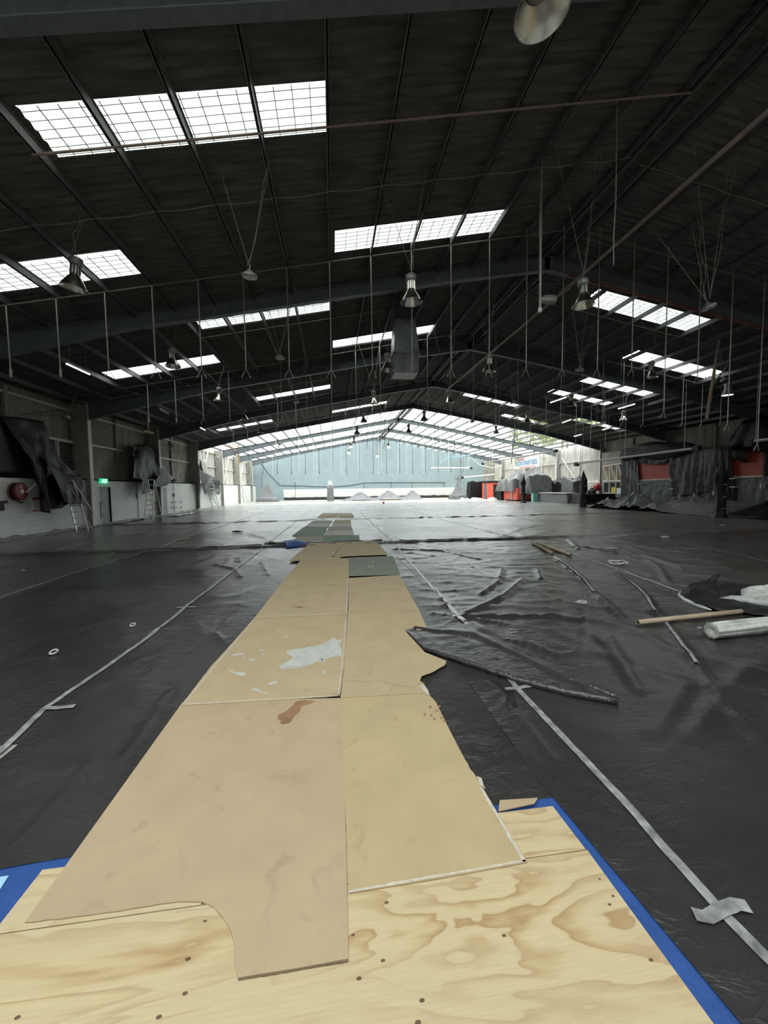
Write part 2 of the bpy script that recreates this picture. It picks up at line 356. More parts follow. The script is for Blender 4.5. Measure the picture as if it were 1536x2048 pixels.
# ------------------------------------------------------------------ structure: floor, walls
solo('floor', MB().box(XL-.4, XR+.4, YB, YF+.4, -.3, 0), M['concrete'], kind='structure')

def corrug_wall(name, parent, m, x, y0, y1, z0, ztop, pitch=.19, amp=.022, axis='x'):
    n = int((y1-y0)/pitch*4); mb = MB(); vs = []
    for i in range(n+1):
        t = y0+(y1-y0)*i/n; d = amp*(0, 1, 0, -1)[i % 4]
        for z in (z0, ztop(t) if callable(ztop) else ztop):
            vs.append((x+d, t, z) if axis == 'x' else (t, x+d, z))
    mb.add(vs, [(2*i, 2*i+2, 2*i+3, 2*i+1) for i in range(n)])
    return part(name, mb, m, parent)
wl = empty('wall_left', (XL, 25, 0), kind='structure')
DY0, DY1 = 23.05, 24.1
b = MB(); b.box(-12.85, -12.62, YB, DY0, 0, 2.47).box(-12.85, -12.62, DY1, YF, 0, 2.47).box(-12.85, -12.62, DY0, DY1, 2.07, 2.47)
b.box(XL-.1, -12.62, YB, YF, 2.40, 2.471)
part('block_wall', b, M['block_white'], wl)
corrug_wall('cladding', wl, M['cladding'], XL, YB, 38.1, 2.4, roof(XL)+.06)
corrug_wall('cladding', wl, M['cladding_pale'], XL, 38.1, YF, 2.4, roof(XL)+.06)
wr_ = empty('wall_right', (XR, 25, 0), kind='structure')
corrug_wall('cladding', wr_, M['cladding'], XR, YB, 38.1, 0, roof(XR)+.05)
corrug_wall('cladding', wr_, M['cladding_pale'], XR, 38.1, YF, 2.1, roof(XR)+.05)
part('block_wall', MB().box(XR-.35, XR-.1, 34.0, YF, 0, 2.15), M['white_paint'], wr_)
def gable(x0, x1, z0, y0, y1):
    xs = [x0] + ([XA] if x0 < XA < x1 else []) + [x1]; mb = MB()
    for y in (y0, y1):
        pts = [(x0, y, z0), (x1, y, z0)] + [(x, y, roof(x)-.02) for x in xs[::-1]]
        mb.add(pts, [tuple(range(len(pts)))[::(1 if y == y0 else -1)]])
    return mb
wf = empty('wall_far', (7, YF, 0), kind='structure')
part('block_wall', gable(XL, 26.6, 0, YF, YF+.25), M['block_blue'], wf)
part('metal_cladding', gable(26.6, XR+.3, 0, YF-.02, YF+.25), M['cladding'], wf)
part('pale_band', MB().box(-8.2, 22.3, YF-.06, YF, .35, 1.75), M['white_paint'], wf)
part('blue_skirting', MB().box(-8.2, 22.3, YF-.08, YF, 0, .35), M['block_blue'], wf)
part('wall_pilaster', MB().box(22.4, 22.7, YF-.3, YF, 0, roof(22.5)-.7), M['block_blue'], wf)
wn = empty('wall_near', (7, YB, 0), kind='structure')
part('block_wall', gable(XL, XR, 0, YB-.25, YB), M['block_white'], wn)

# roof sheets, corrugated across the hall, with openings left for the skylights
def roof_patch(mb, x0, x1, y0, y1, pitch=.2, amp=.02, dz=0):
    q = pitch/4; ys = [y0] + [k*q for k in range(int(y0//q)+1, int(math.ceil(y1/q)))] + [y1]; n = len(ys)-1; vs = []
    for y in ys:
        k = y/q; f = k-math.floor(k); g = lambda t: amp*math.sin(PI/2*t); d = g(math.floor(k))*(1-f)+g(math.floor(k)+1)*f
        for x in (x0, x1): vs.append((x, y, roof(x)+d+dz))
    mb.add(vs, [(2*i, 2*i+1, 2*i+3, 2*i+2) for i in range(n)])
OPEN = STRIPS + BACK_FILL + [(XL-.25, 7.75, 39.6, YF), (8.05, XR+.6, 39.6, YF)]
cl = MB(); xs = sorted(set([XL-.25, 7.9, XR+.6] + [v for s in OPEN for v in s[:2]]))
for i in range(len(xs)-1):
    a, b_ = xs[i], xs[i+1]; mid = (a+b_)/2; y = YB
    for s in sorted([s for s in OPEN if s[0] <= mid <= s[1]], key=lambda s: s[2]):
        if s[2] > y: roof_patch(cl, a, b_, y, s[2])
        y = max(y, s[3])
    if y < YF: roof_patch(cl, a, b_, y, YF)
solo('ceiling', cl, M['roof_sheet'], kind='structure', keep=True)
# ridge capping and eaves closer
solo('trim_1', MB().box(XA-.3, XA+.3, YB, YF, ZA+.05, ZA+.08), M['roof_sheet'], kind='structure')
wnum = 0
def window(x0, x1, y0, y1, m, mesh=True, n=None):
    global wnum
    wnum += 1
    e = empty('window_%d' % wnum, ((x0+x1)/2, (y0+y1)/2, roof((x0+x1)/2)), kind='structure')
    mb = MB(); roof_patch(mb, x0, x1, y0, y1, dz=.01); part('pane', mb, m, e)
    if mesh:
        w = MB(); nx = max(4, int(round((x1-x0)/.31))); ny = 6
        for i in range(1, nx): 
            x = x0+(x1-x0)*i/nx; w.bar((x, y0, roof(x)-.05), (x, y1, roof(x)-.05), .012)
        for j in range(ny):
            y = y0+(y1-y0)*(j+.5)/ny; pts = []
            for i in range(nx+1):
                x = x0+(x1-x0)*i/nx; u = ((x-.05)/1.245) % 1
                pts.append((x, y-.035*math.sin(PI*u), roof(x)-.05-.03*math.sin(PI*u)))
            w.tube(pts, .0065, 4, False)
        part('wire_mesh', w, M['wire'], e)
        # curb between roof sheet and pane edge
for s in STRIPS: window(*s, M['sky_near'] if s[2] < 16.5 else M['sky_far'])
for s in BACK_FILL: window(*s, M['sky_back_fill'], False)  # added fill glazing, out of view
ymids = [39.6, 46.3, 54.4, 62.5, 66.5]
for j in range(4):
    window(XL-.25, 7.75, ymids[j], ymids[j+1], M['sky_far'], False); window(8.05, XR+.6, ymids[j], ymids[j+1], M['sky_far'], False)

# purlins and frames
tn = 1
for side in (-1, 1):
    k = 0
    while True:
        x = XA + side*(.35 if k == 0 else .35 + (k-.0)*1.245 + (.0))
        x = (.05 + 1.245*(6-k)) if side < 0 else (8.4+1.2575*k)
        if x < XL+.15 or x > XR-.1: break
        tn += 1; z = roof(x)-.04
        b = MB().box(x-.012, x+.012, YB, YF, z-.2, z-.0).box(x-.035, x+.012, YB, YF, z-.2, z-.188).box(x-.012, x+.035, YB, YF, z-.012, z)
        solo('trim_%d' % tn, b, M['purlin'], kind='structure'); k += 1
for x in (7.62, 8.18):
    tn += 1; solo('trim_%d' % tn, MB().box(x-.02, x+.02, YB, YF, roof(x)-.3, roof(x)-.04), M['purlin'], kind='structure')
def iframe(Y):
    global tn
    tn += 1
    e = empty('trim_%d' % tn, (XA, Y, 0), kind='structure'); w = .11
    top = lambda x: roof(x)-.18
    knots = [(-12.35, .80), (-6.2, .40), (XA-3, .40), (XA, .50)], [(28.05, .80), (21.9, .40), (XA+3, .40), (XA, .50)]
    for ks in knots:
        mb = MB()
        for (xa, da), (xb, db) in zip(ks[:-1], ks[1:]):
            za, zb = top(xa), top(xb)
            mb.add([(xa,Y-.006,za),(xb,Y-.006,zb),(xb,Y-.006,zb-db),(xa,Y-.006,za-da),(xa,Y+.006,za),(xb,Y+.006,zb),(xb,Y+.006,zb-db),(xa,Y+.006,za-da)],
                   [(0,1,2,3),(7,6,5,4),(0,4,5,1),(3,2,6,7)])
            for z0, z1 in ((za, zb), (za-da, zb-db)): mb.bar((xa, Y, z0), (xb, Y, z1), 2*w, .02)
            mb.bar((xb, Y, zb-.02), (xb, Y, zb-db+.02), 2*w*.9, .02)
        part('rafter', mb, M['steel_frame'], e)
    for xi, s in ((-12.3, -1), (28.05, 1)):
        mb = MB(); xo = xi+s*.85; zt = top(xi)+.0
        mb.box(min(xi,xo), max(xi,xo), Y-.01, Y+.01, 0, zt); mb.box(xo-.015, xo+.015, Y-w, Y+w, 0, zt); 
        mb.box(min(xi+s*.04,xo), max(xi+s*.04,xo), Y-w, Y-w+.012, 2.47 if s < 0 else 0, zt)
        part('column', mb, M['column'], e)
        part('column_flange', MB().box(xi-.02, xi+.02, Y-w-.02, Y+w+.02, 0, zt), M['white_paint'] if s < 0 or Y > 38 else M['column'], e)
for Y in FRAMES: iframe(Y)

# girts on the walls
def girt(side, z, y0, y1, m):
    global tn
    tn += 1; x = XL+.1 if side < 0 else XR-.12
    solo('trim_%d' % tn, MB().box(x-.05, x+.05, y0, y1, z-.05, z+.05), m, kind='structure')
for i in range(3, 9):
    y0, y1 = FRAMES[i]+.15, FRAMES[i+1]-.15
    girt(-1, 4.35, y0, y1, M['white_paint']); girt(-1, 5.9, y0, y1, M['white_paint']); girt(1, 4.6, y0, y1, M['white_paint'] if i > 5 else M['column'])
for i in range(3, 9):   # wall posts between the frames
    y = (FRAMES[i]+FRAMES[i+1])/2
    tn += 1; solo('trim_%d' % tn, MB().box(XL+.05, XL+.17, y-.09, y+.09, 2.47, roof(XL)-.1), M['column'] if i < 6 else M['white_paint'], kind='structure')
    tn += 1; solo('trim_%d' % tn, MB().box(XR-.2, XR-.05, y-.09, y+.09, 0, roof(XR)-.1), M['column'] if i < 6 else M['white_paint'], kind='structure')

# ------------------------------------------------------------------ doors
d1 = empty('door_1', (-12.7, (DY0+DY1)/2, 0), kind='structure')
part('door_panel', MB().box(-12.74, -12.70, DY0, DY1+.05, 0, 2.08), M['grey_door'], d1)
part('door_frame', MB().box(-12.86, -12.60, DY0-.06, DY0, 0, 2.10).box(-12.86, -12.60, DY0-.06, DY1, 2.06, 2.10), M['white_paint'], d1)
part('door_reveal', MB().box(-12.86, -12.61, DY1, DY1+.02, 0, 2.06), M['grey_door'], d1)
part('bolt', MB().bar((-12.6, DY0-.03, .35), (-12.6, DY0-.03, 1.25), .03).bar((-12.6, DY0-.03, .5), (-12.58, DY0+.3, .5), .03).bar((-12.6, DY0-.03, 1.2), (-12.58, DY0+.3, 1.2), .03), M['dark_cable'], d1)
d2 = empty('door_2', (-12.6, 30.9, 0), kind='structure')
part('door_panel', MB().box(-12.62, -12.57, 30.35, 31.6, 0, 2.05), M['grey_door'], d2)

# ------------------------------------------------------------------ floor coverings
CREASE = []   # (polyline on the floor, height, width)
def cr(pts, h=.02, w=.035): CREASE.append(([fl(*p).to_2d() for p in pts], h, w))
cr([(1005,1140),(998,1165),(963,1190)], .03); cr([(1048,1160),(1008,1195),(923,1232)], .03)
cr([(928,1235),(1020,1234),(1118,1235)], .025); cr([(1168,1220),(1170,1280),(1153,1310),(1118,1314),(1060,1290),(1010,1283)], .02, .025)
cr([(1108,1115),(1158,1155),(1188,1190),(1238,1235)], .03, .05); cr([(1233,1150),(1268,1175),(1293,1200),(1310,1232)], .03, .05)
cr([(1333,1252),(1368,1300),(1418,1370),(1468,1430),(1536,1500)], .02, .03); cr([(1188,1272),(1218,1295),(1248,1345),(1278,1385)], .018, .04)
cr([(1215,1275),(1245,1320),(1270,1370)], .018, .03)
cr([(933,1380),(983,1445),(1048,1510),(1098,1575)], .03, .02); cr([(960,1350),(1000,1400),(1060,1470),(1110,1530)], .02, .03)
cr([(1138,1082),(1158,1100)], .04, .06); cr([(1168,1095),(1225,1106),(1283,1122)], .03, .05); cr([(1223,1100),(1290,1114),(1358,1135)], .03, .05)
cr([(1293,1120),(1320,1140),(1333,1165)], .03, .05); cr([(1075,1140),(1082,1160)], .03, .04)
cr([(300,1450),(250,1540),(215,1610)], .03, .03); cr([(330,1420),(280,1500),(230,1590)], .02, .025); cr([(345,1385),(310,1440),(262,1500)], .018, .02)
cr([(180,1532),(50,1682),(0,1722)], .012, .02); cr([(250,1530),(190,1640),(150,1700)], .014, .03); cr([(430,1270),(450,1295),(462,1300)], .03, .03)
cr([(455,1275),(460,1300)], .03, .02); cr([(500,1180),(470,1215),(440,1270)], .012, .02); cr([(520,1125),(535,1150),(560,1165)], .02, .03)
cr([(500,1070),(530,1078),(545,1090)], .04, .08); cr([(430,1130),(470,1140),(480,1155)], .02, .04); cr([(90,1176),(150,1172),(215,1178)], .012, .03)
cr([(1510,1330),(1440,1400),(1380,1480)], .01, .06); cr([(1370,1370),(1330,1440),(1300,1470)], .012, .06); cr([(790,1100),(880,1103),(960,1120)], .02, .04)
cr([(870,1180),(900,1215),(920,1235)], .02, .02); cr([(1000,1075),(1040,1060),(1075,1052)], .03, .05); cr([(1010,1058),(1055,1075)], .03, .06)
cr([(940,1130),(985,1160),(1000,1185)], .012, .03); cr([(760,1055),(790,1075),(805,1085)], .03, .06)
for q in ((868,1190),(905,1175),(985,1212),(1010,1250),(975,1268),(945,1290),(878,1262),(862,1228)): cr([(918,1236), q], .014, .02)
CR2 = []
for pl, h, w in CREASE:
    for a, b_ in zip(pl[:-1], pl[1:]): CR2.append((a.x, a.y, b_.x-a.x, b_.y-a.y, (b_-a).length_squared, h, w))
CELLS = {}
for c in CR2:
    x0, x1 = sorted((c[0], c[0]+c[2])); y0, y1 = sorted((c[1], c[1]+c[3])); q = c[6]*3.5
    for i in range(int((x0-q)//.5), int((x1+q)//.5)+1):
        for j in range(int((y0-q)//.5), int((y1+q)//.5)+1): CELLS.setdefault((i, j), []).append(c)
def sstep(a, b, x): t = max(0, min(1, (x-a)/(b-a))); return t*t*(3-2*t)
def lift(x, y):
    h = 0
    for (ax, ay, dx, dy, l2, H, w) in CELLS.get((int(x//.5), int(y//.5)), ()):
        t = max(0, min(1, ((x-ax)*dx+(y-ay)*dy)/l2)); d = math.hypot(x-ax-t*dx, y-ay-t*dy)
        h = max(h, H*math.exp(-(d/w)**2))
    r = 1-abs(noise.noise((x*1.1+5, y*.75, 3)))*2.6
    n = max(0, r)**3*.020*sstep(-.3, .3, noise.noise((x*.35, y*.22, 9)))
    if x > 1.3: r2 = 1-abs(noise.noise((x*.8+y*.5, y*1.5-x*.3, 7)))*3; n += max(0, r2)**2*.016*sstep(3.0, 5.5, y); r3 = 1-abs(noise.noise((x*2.6+y*1.2, y*4-x*.8, 2)))*3; n += max(0, r3)**2*.007*sstep(3.2, 5, y)*(1-sstep(4, 9, x))
    n += .004*(noise.noise((x*6, y*6, 1))+1)
    path = sstep(-1.5, -1.25, x)*(1-sstep(1.2, 1.45, x))
    if y < 14: h *= 1-path*.9; n = n*(1-path*.92)
    return h*1.45+n
ROWS = [(0, .2), (12.35, 12.75), (22.0, 22.6), (33.5, 34.0)]
def sheet(x0, x1, y0, y1, s, m, label, cut=None, roll=True, base=.004):
    """a strip of film laid on the floor; its far edge is bunched into a low roll"""
    nx = max(4, int((x1-x0)/s)); ny = max(4, int((y1-y0)/s))
    def fn(u, v):
        x = x0+(x1-x0)*u; y = y0+(y1-y0)*v
        if cut: x, y = cut(x, y, u, v)
        z = base+lift(x, y)
        if roll:
            e = min(y-y0, y1-y)+.08*noise.noise((x*.9, y0, 4)) if y0 > 3 else (y1-y)+.08*noise.noise((x*.9, y1, 4))
            if -.2 < e < .5: z += (.055+.03*noise.noise((x*2.3, y*3, 2)))*math.exp(-((e-.13)/.09)**2)
        return (x, y, z)
    return solo('plastic_sheet', MB().grid(fn, nx, ny), m, label, 'plastic sheet', 'black plastic sheets covering the hall floor', smooth=True)
g_strips = [(-12.6, -5.6, 'along the left wall'), (-5.6, -3.52, 'two seams left of the boards'), (-3.52, -2.27, 'left of the boards seam'),
  (-2.27, 1.62, 'under the board walkway'), (1.62, 6.0, 'just right of the walkway'), (6.0, 10.2, 'right of the second tape line'),
  (10.2, 16.5, 'right of the third tape line'), (16.5, 27.9, 'before the draped booths')]
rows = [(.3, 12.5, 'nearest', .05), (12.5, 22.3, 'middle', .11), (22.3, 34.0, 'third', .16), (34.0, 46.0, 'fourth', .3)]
for i, (x0, x1, where) in enumerate(g_strips):
    for j, (y0, y1, rn, s) in enumerate(rows):
        if j == 0 and x0 < -5: s = .11; 
        if j == 0 and x0 > 9: s = .11
        yy0 = y0
        if j == 0: yy0 = 2.0 if x0 == -2.27 else (3.0 if x0 < -3 else .9 if x0 < 0 else .35 if x0 < 2 else 1.2 if x0 < 7 else 5)
        if x0 == -2.27 and j == 1: yy0 = 13.0
        if x0 == -2.27 and j == 2: yy0 = 22.9
        if j == 0 and x0 == 1.62:
            # this strip overlaps the middle one beside the plywood
            cut = lambda x, y, u, v: (x-(.22+.09*min(y, 2.2))*(1-u)*(1-sstep(4, 7, y)), y)
        elif j == 0 and x0 == -2.27: cut = lambda x, y, u, v: (x, y - (.06*sstep(-1.2,-2.2,x) if v < .02 else 0))
        else: cut = None
        m = (M['film_mid'] if i >= 5 or i == 0 else M['film'], M['film_mid2'], M['film_mid3'], M['film_far'])[j]  # film colour rises row by row, imitating far light reflected off it
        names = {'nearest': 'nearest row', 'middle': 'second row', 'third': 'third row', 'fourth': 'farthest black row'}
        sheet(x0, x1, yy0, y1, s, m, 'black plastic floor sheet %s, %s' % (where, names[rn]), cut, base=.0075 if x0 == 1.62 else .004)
for i, (x0, x1, w) in enumerate([(-12.6, -3.5, 'left'), (-3.5, 5.9, 'middle'), (5.9, 16, 'right'), (16, 27.9, 'far right')]):
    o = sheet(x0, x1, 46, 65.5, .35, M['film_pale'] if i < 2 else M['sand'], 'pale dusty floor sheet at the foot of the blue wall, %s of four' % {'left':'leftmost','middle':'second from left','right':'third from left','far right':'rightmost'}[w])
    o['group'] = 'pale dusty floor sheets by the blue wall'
# the tongue of film left of the walkway start
def tongue(u, v):
    x = -2.27-.9*u; y = 2.02+v*.9-.05*math.sin(u*4); return (x, y, .004+lift(x, y)*.6)

# blue tarpaulin under the plywood and under the gaps of the middle strip
def tarp(poly, lab, z=.0005):
    b = MB(); b.prism(poly, z, z+.002); return solo('tarpaulin', b, M['blue_tarp'], lab, 'tarpaulin', 'blue tarpaulins under the walkway')
t = tarp([(-2.35, 2.06), (-1.2, 2.06), (1.24, 2.06), (1.45, 2.06), (1.5, .3), (-2.5, .3)], 'blue tarpaulin spread under the plywood sheets at the walkway start')
p0, p1, p2 = fl(18, 1753), fl(-40, 1845), fl(-60, 1760)
part('pale_print', MB().prism([(p0.x,p0.y),(p1.x,p1.y),(p1.x-.3,p1.y),(p2.x-.2,p0.y-.02)], .0055, .006), M['light_blue'], t)
tarp([(-2.0, 12.2), (-.8, 12.15), (-.8, 13.2), (-1.9, 13.1)], 'blue tarpaulin patch left of the boards at the first cross roll', .01)
tarp([(1.25, 12.0), (1.95, 12.05), (1.95, 13.2), (1.25, 13.1)], 'blue tarpaulin patch right of the boards at the first cross roll', .01)
tarp([(-1.9, 22.0), (-.5, 22.0), (-.5, 23.0), (-1.9, 23.0)], 'blue tarpaulin patch left of the boards at the second cross roll', .01)
tarp([(1.2, 22.0), (1.9, 22.0), (1.9, 23.0), (1.2, 23.0)], 'blue tarpaulin patch right of the boards at the second cross roll', .01)
# folded corner of tarpaulin
fa = [fl(*p) for p in ((563,1084),(570,1092),(590,1097),(612,1090))]
def fold(u, v):
    a = fl(563+52*u, 1083+4*u); b = fl(574+38*u, 1098-6*u); p = a.lerp(b, v); return (p.x, p.y, .03+.13*math.sin(PI*v)*(1-.4*u)*(1-.3*math.cos(6*u)))
solo('tarpaulin_corner', MB().grid(fold, 10, 8), M['blue_tarp'], 'folded over corner of blue tarpaulin standing up beside the boards', 'tarpaulin', smooth=True, thick=.004)

# tape along the seams
def ribbon(mb, pts, w, dz=.0125, step=.05, jitter=.004, slant=0):
    P = []
    for a, b_ in zip(pts[:-1], pts[1:]):
        a = Vector(a[:2]); b_ = Vector(b_[:2]); n = max(1, int((b_-a).length/step))
        for i in range(n): P.append(a.lerp(b_, i/n))
    P.append(Vector(pts[-1][:2])); vs = []
    for i, p in enumerate(P):
        d = (P[min(i+1, len(P)-1)]-P[max(i-1, 0)]).normalized(); nrm = Vector((-d.y, d.x))
        for s in (-1, -.33, .33, 1):
            q = p+nrm*(s*w/2*(1+.12*noise.noise((p.x*5, p.y*5, s)))+jitter*noise.noise((p.y*3, p.x, 1)))
            vs.append((q.x, q.y, dz+lift(q.x, q.y)+.003*noise.noise((q.x*40, q.y*25, 0))*abs(s)))
    mb.add(vs, [(i*4+k, (i+1)*4+k, (i+1)*4+k+1, i*4+k+1) for i in range(len(P)-1) for k in range(3)])
    return mb
def tape(pts, w, m, lab, group='tape runs over the sheet seams', **k):
    return solo('tape_strip', ribbon(MB(), pts, w, **k), M[m], lab, 'tape', group, smooth=True)
F_ = lambda *ps: [fl(*p) for p in ps]
tape(F_((-60,1552),(0,1507),(90,1420),(200,1345),(300,1275),(370,1218),(450,1155),(510,1110),(550,1075)), .05, 'tape', 'long silver tape seam left of the boards, nearest stretch')
tape([fl(550,1075),(-2.1,18),(-2.08,21.5),(-2.05,30),(-2.0,40)], .06, 'tape_white', 'white tape seam left of the boards, far stretch')
tape(F_((0,1196),(140,1150),(290,1105)), .035, 'tape', 'thin tape seam at the far left, nearest stretch')
tape([fl(290,1105),(-5.6,17),(-5.5,22),(-5.5,31)], .05, 'tape_white', 'thin tape seam at the far left, far stretch')
tape([(-8.6,13.2),(-8.5,21.8)], .04, 'tape_white', 'thin tape line two sheets in from the left block wall')
tape([(-7.1,19.2),(-7.1,22)], .1, 'tape_white', 'short wide piece of white tape on the left sheets')
tape(F_((1680,2060),(1600,1985),(1536,1925),(1442,1830),(1250,1610),(1100,1450),(1030,1375),(1005,1345)), .05, 'tape', 'wide silver tape seam right of the plywood, from the frame edge to the folded flap', dz=.014)
tape(F_((935,1252),(915,1235),(890,1205),(850,1160),(815,1122),(790,1090)), .06, 'tape_white', 'white tape seam right of the boards beyond the folded flap')
tape([fl(790,1090),(1.93,15),(1.92,22),(2.0,33)], .06, 'tape_white', 'white tape seam right of the boards, far stretch')
tape(F_((1358,1184),(1290,1160),(1200,1128),(1145,1110),(1100,1093),(1040,1080),(1000,1070)), .035, 'tape_white', 'thin white tape running from the heaped plastic to the cardboard tubes')
tape([fl(1000,1070),(5.9,18),(5.85,22),(5.9,32)], .05, 'tape_white', 'white tape seam beyond the pair of cardboard tubes')
tape(F_((1600,1140),(1536,1125),(1400,1095),(1300,1075)), .035, 'tape', 'thin tape seam at the right edge of the floor, nearest stretch')
tape([fl(1300,1075),(10.3,17),(10.2,22),(10.1,32)], .04, 'tape', 'thin tape seam right of centre, far stretch')
tape([(14.5,14),(14.4,20),(14.3,28)], .04, 'tape', 'faint tape seam in front of the draped booths')
tape(F_((1108,1117),(1130,1132),(1158,1155),(1175,1172),(1188,1190)), .05, 'tape', 'curved tape over a raised crease by the short cardboard tubes', dz=.016)
tape(F_((1243,1155),(1268,1175),(1293,1200),(1310,1232)), .04, 'tape', 'curved tape over a raised crease above the long cardboard tube', dz=.016)
tape(F_((1333,1252),(1350,1275),(1368,1300),(1395,1335)), .04, 'tape', 'tape over the seam below the long cardboard tube', dz=.016)
cg = 'cross pieces of tape on the seams'
tape(F_((1387,1838),(1415,1845),(1442,1828),(1470,1818),(1498,1824)), .055, 'tape', 'crumpled cross piece of silver tape at the bottom right', cg, dz=.020, step=.03, jitter=.02)
tape(F_((1010,1382),(1035,1380),(1060,1375)), .045, 'tape', 'cross piece of tape beside the hole in the sheet', cg, dz=.016)
tape(F_((85,1421),(115,1420),(150,1416)), .05, 'tape', 'cross piece of tape on the left seam, nearest one', cg, dz=.016)
tape(F_((352,1219),(370,1218),(392,1218)), .03, 'tape', 'cross piece of tape on the left seam, farther one', cg, dz=.016)
tape(F_((905,1236),(918,1236),(932,1234)), .04, 'tape_white', 'star shaped gathering of tape at the right seam', cg, dz=.02)

# hole torn in the sheet
pts = [fl(*p) for p in ((988,1365),(1010,1378),(1024,1381),(1030,1400),(1036,1416),(1026,1420),(1021,1429),(1012,1414),(1014,1392),(1000,1378))]
solo('sheet_tear', MB().prism([(p.x,p.y) for p in pts], lambda x,y: .006+lift(x,y), lambda x,y: .010+lift(x,y)), M['black'], 'ragged black hole torn in the sheet left of the taped cross', 'tear')
# folded flap of film with a rolled edge
A = [fl(*p) for p in ((812,1266),(850,1304),(935,1332),(1040,1368),(1130,1392),(1236,1412))]     # rolled edge
B = [fl(*p) for p in ((838,1257),(900,1250),(948,1244),(1030,1290),(1120,1345),(1232,1392))]
def flap(u, v):
    k = u*5; i = min(4, int(k)); f = k-i; a = A[i].lerp(A[i+1], f); b_ = B[i].lerp(B[i+1], f); p = b_.lerp(a, v)
    z = .02+.02*v+.025*max(0, noise.noise((p.x*3, p.y*2, 5)))+.008*noise.noise((p.x*9, p.y*9, 2))
    z += .02*math.exp(-((v-.35)/.06)**2)
    return (p.x, p.y, z)
fe = empty('sheet_flap', (1.5, 3.9, 0), 'long flap of black plastic folded back to a point, its near edge rolled up', 'plastic sheet')
part('film', MB().grid(flap, 60, 26), M['film'], fe, True, thick=.003)
part('rolled_edge', MB().tube([(p.x, p.y, .035+.004*math.sin(i*3)) for i, p in enumerate([A[0].lerp(A[1], t/6) for t in range(6)]+[A[1].lerp(A[2], t/4) for t in range(4)]+[A[2].lerp(A[3],t/4) for t in range(4)]+[A[3].lerp(A[4],t/4) for t in range(4)]+[A[4].lerp(A[5],t/4) for t in range(5)])],
     [.006+.026*min(1, i/10) for i in range(23)], 10), M['film'], fe, True)

# ------------------------------------------------------------------ plywood and boards
def rag(poly, edges, amp=.012, step=.04, seed=0):
    """outline with some edges broken raggedly"""
    out = []; n = len(poly)
    for i in range(n):
        a = Vector(poly[i]); b_ = Vector(poly[(i+1) % n]); out.append(a)
        if i in edges:
            d = b_-a; k = max(2, int(d.length/step)); nr = Vector((-d.y, d.x)).normalized()
            for j in range(1, k): out.append(a.lerp(b_, j/k) + nr*(amp*noise.noise((j*.9+seed, i*3, seed))*(1 if amp < .02 else 1)))
    return [(p.x, p.y) for p in out]
ply = empty('plywood_sheet', (0, .8, 0), 'large pale pine plywood sheet with brown grain, at the bottom of the photo', 'plywood', 'plywood sheets at the walkway start')
part('sheet', MB().prism([(-1.42,-.2),(-1.405,1.655),(1.195,1.655),(1.235,-.2)], .006, .021), M['plywood'], ply)
for (px, py, r) in ((376,1918,.011),(370,1987,.010),(35,2035,.010),(318,2034,.010),(718,1957,.010),(766,1921,.009),(773,1805,.010),(844,2001,.010),(836,2045,.011),(1008,1871,.009),(1302,1920,.009),(410,1842,.008),(406,1806,.009),(706,1870,.008),(1226,1792,.008),(1219,1809,.008),(1199,1758,.007)):
    p = fl(px, py, .021); part('knot', MB().prism([(p.x+r*math.cos(a*PI/5), p.y+.6*r*math.sin(a*PI/5)) for a in range(10)], .021, .0214), M['knot'], ply)
ply2 = solo('plywood_sheet', MB().prism([(-1.405,1.66),(-1.40,1.93),(1.175,1.925),(1.19,1.66)], .006, .021), M['plywood'], 'narrow strip of plywood showing beyond the seam, half under the boards', 'plywood', 'plywood sheets at the walkway start')
bn = [0]
def board(poly, m, label, z=.022, th=.005, ragged=(), amp=.012, extras=None):
    bn[0] += 1
    e = empty('hardboard_sheet', (sum(p[0] for p in poly)/len(poly), sum(p[1] for p in poly)/len(poly), 0), label, 'board', 'hardboard sheets laid as a walkway')
    rp = rag(poly, ragged, amp, seed=bn[0]*7.3) if ragged else poly
    part('panel', MB().prism(rp, z, z+th), M[m], e)
    return e, z+th
def strip_edge(e, zt, pts, w, m='torn', name='torn_edge', seed=0, h=.0012):
    mb = MB(); P = []; n = 26
    pts = [Vector(p) for p in pts]; L = [0]
    for a, b_ in zip(pts[:-1], pts[1:]): L.append(L[-1]+(b_-a).length)
    for i in range(n+1):
        t = L[-1]*i/n; k = max(j for j in range(len(L)) if L[j] <= t+1e-9); k = min(k, len(pts)-2)
        P.append(pts[k].lerp(pts[k+1], (t-L[k])/(L[k+1]-L[k])))
    vs = []
    for i, p in enumerate(P):
        d = (P[min(i+1,n)]-P[max(i-1,0)]).normalized(); nr = Vector((-d.y, d.x)); ww = w*(.75+.6*abs(noise.noise((i*.6, seed, 2))))
        for q in (p, p+nr*ww): vs += [(q.x, q.y, zt+.0002), (q.x, q.y, zt+h)]
    fs = []
    for i in range(n): a = i*4; b_ = a+4; fs += [(a+1,b_+1,b_+3,a+3),(a,a+2,b_+2,b_),(a,b_,b_+1,a+1),(a+2,a+3,b_+3,b_+2)]
    mb.add(vs, fs); part(name, mb, M[m], e)
def blob(e, zt, pxs, m, name, h=.0008):
    pts = [fl(*p, zt) for p in pxs]; part(name, MB().prism([(p.x, p.y) for p in pts], zt+.0001, zt+h), M[m], e)
def poly_px(pxs, z=.025): return [tuple(fl(*p, z).to_2d()) for p in pxs]
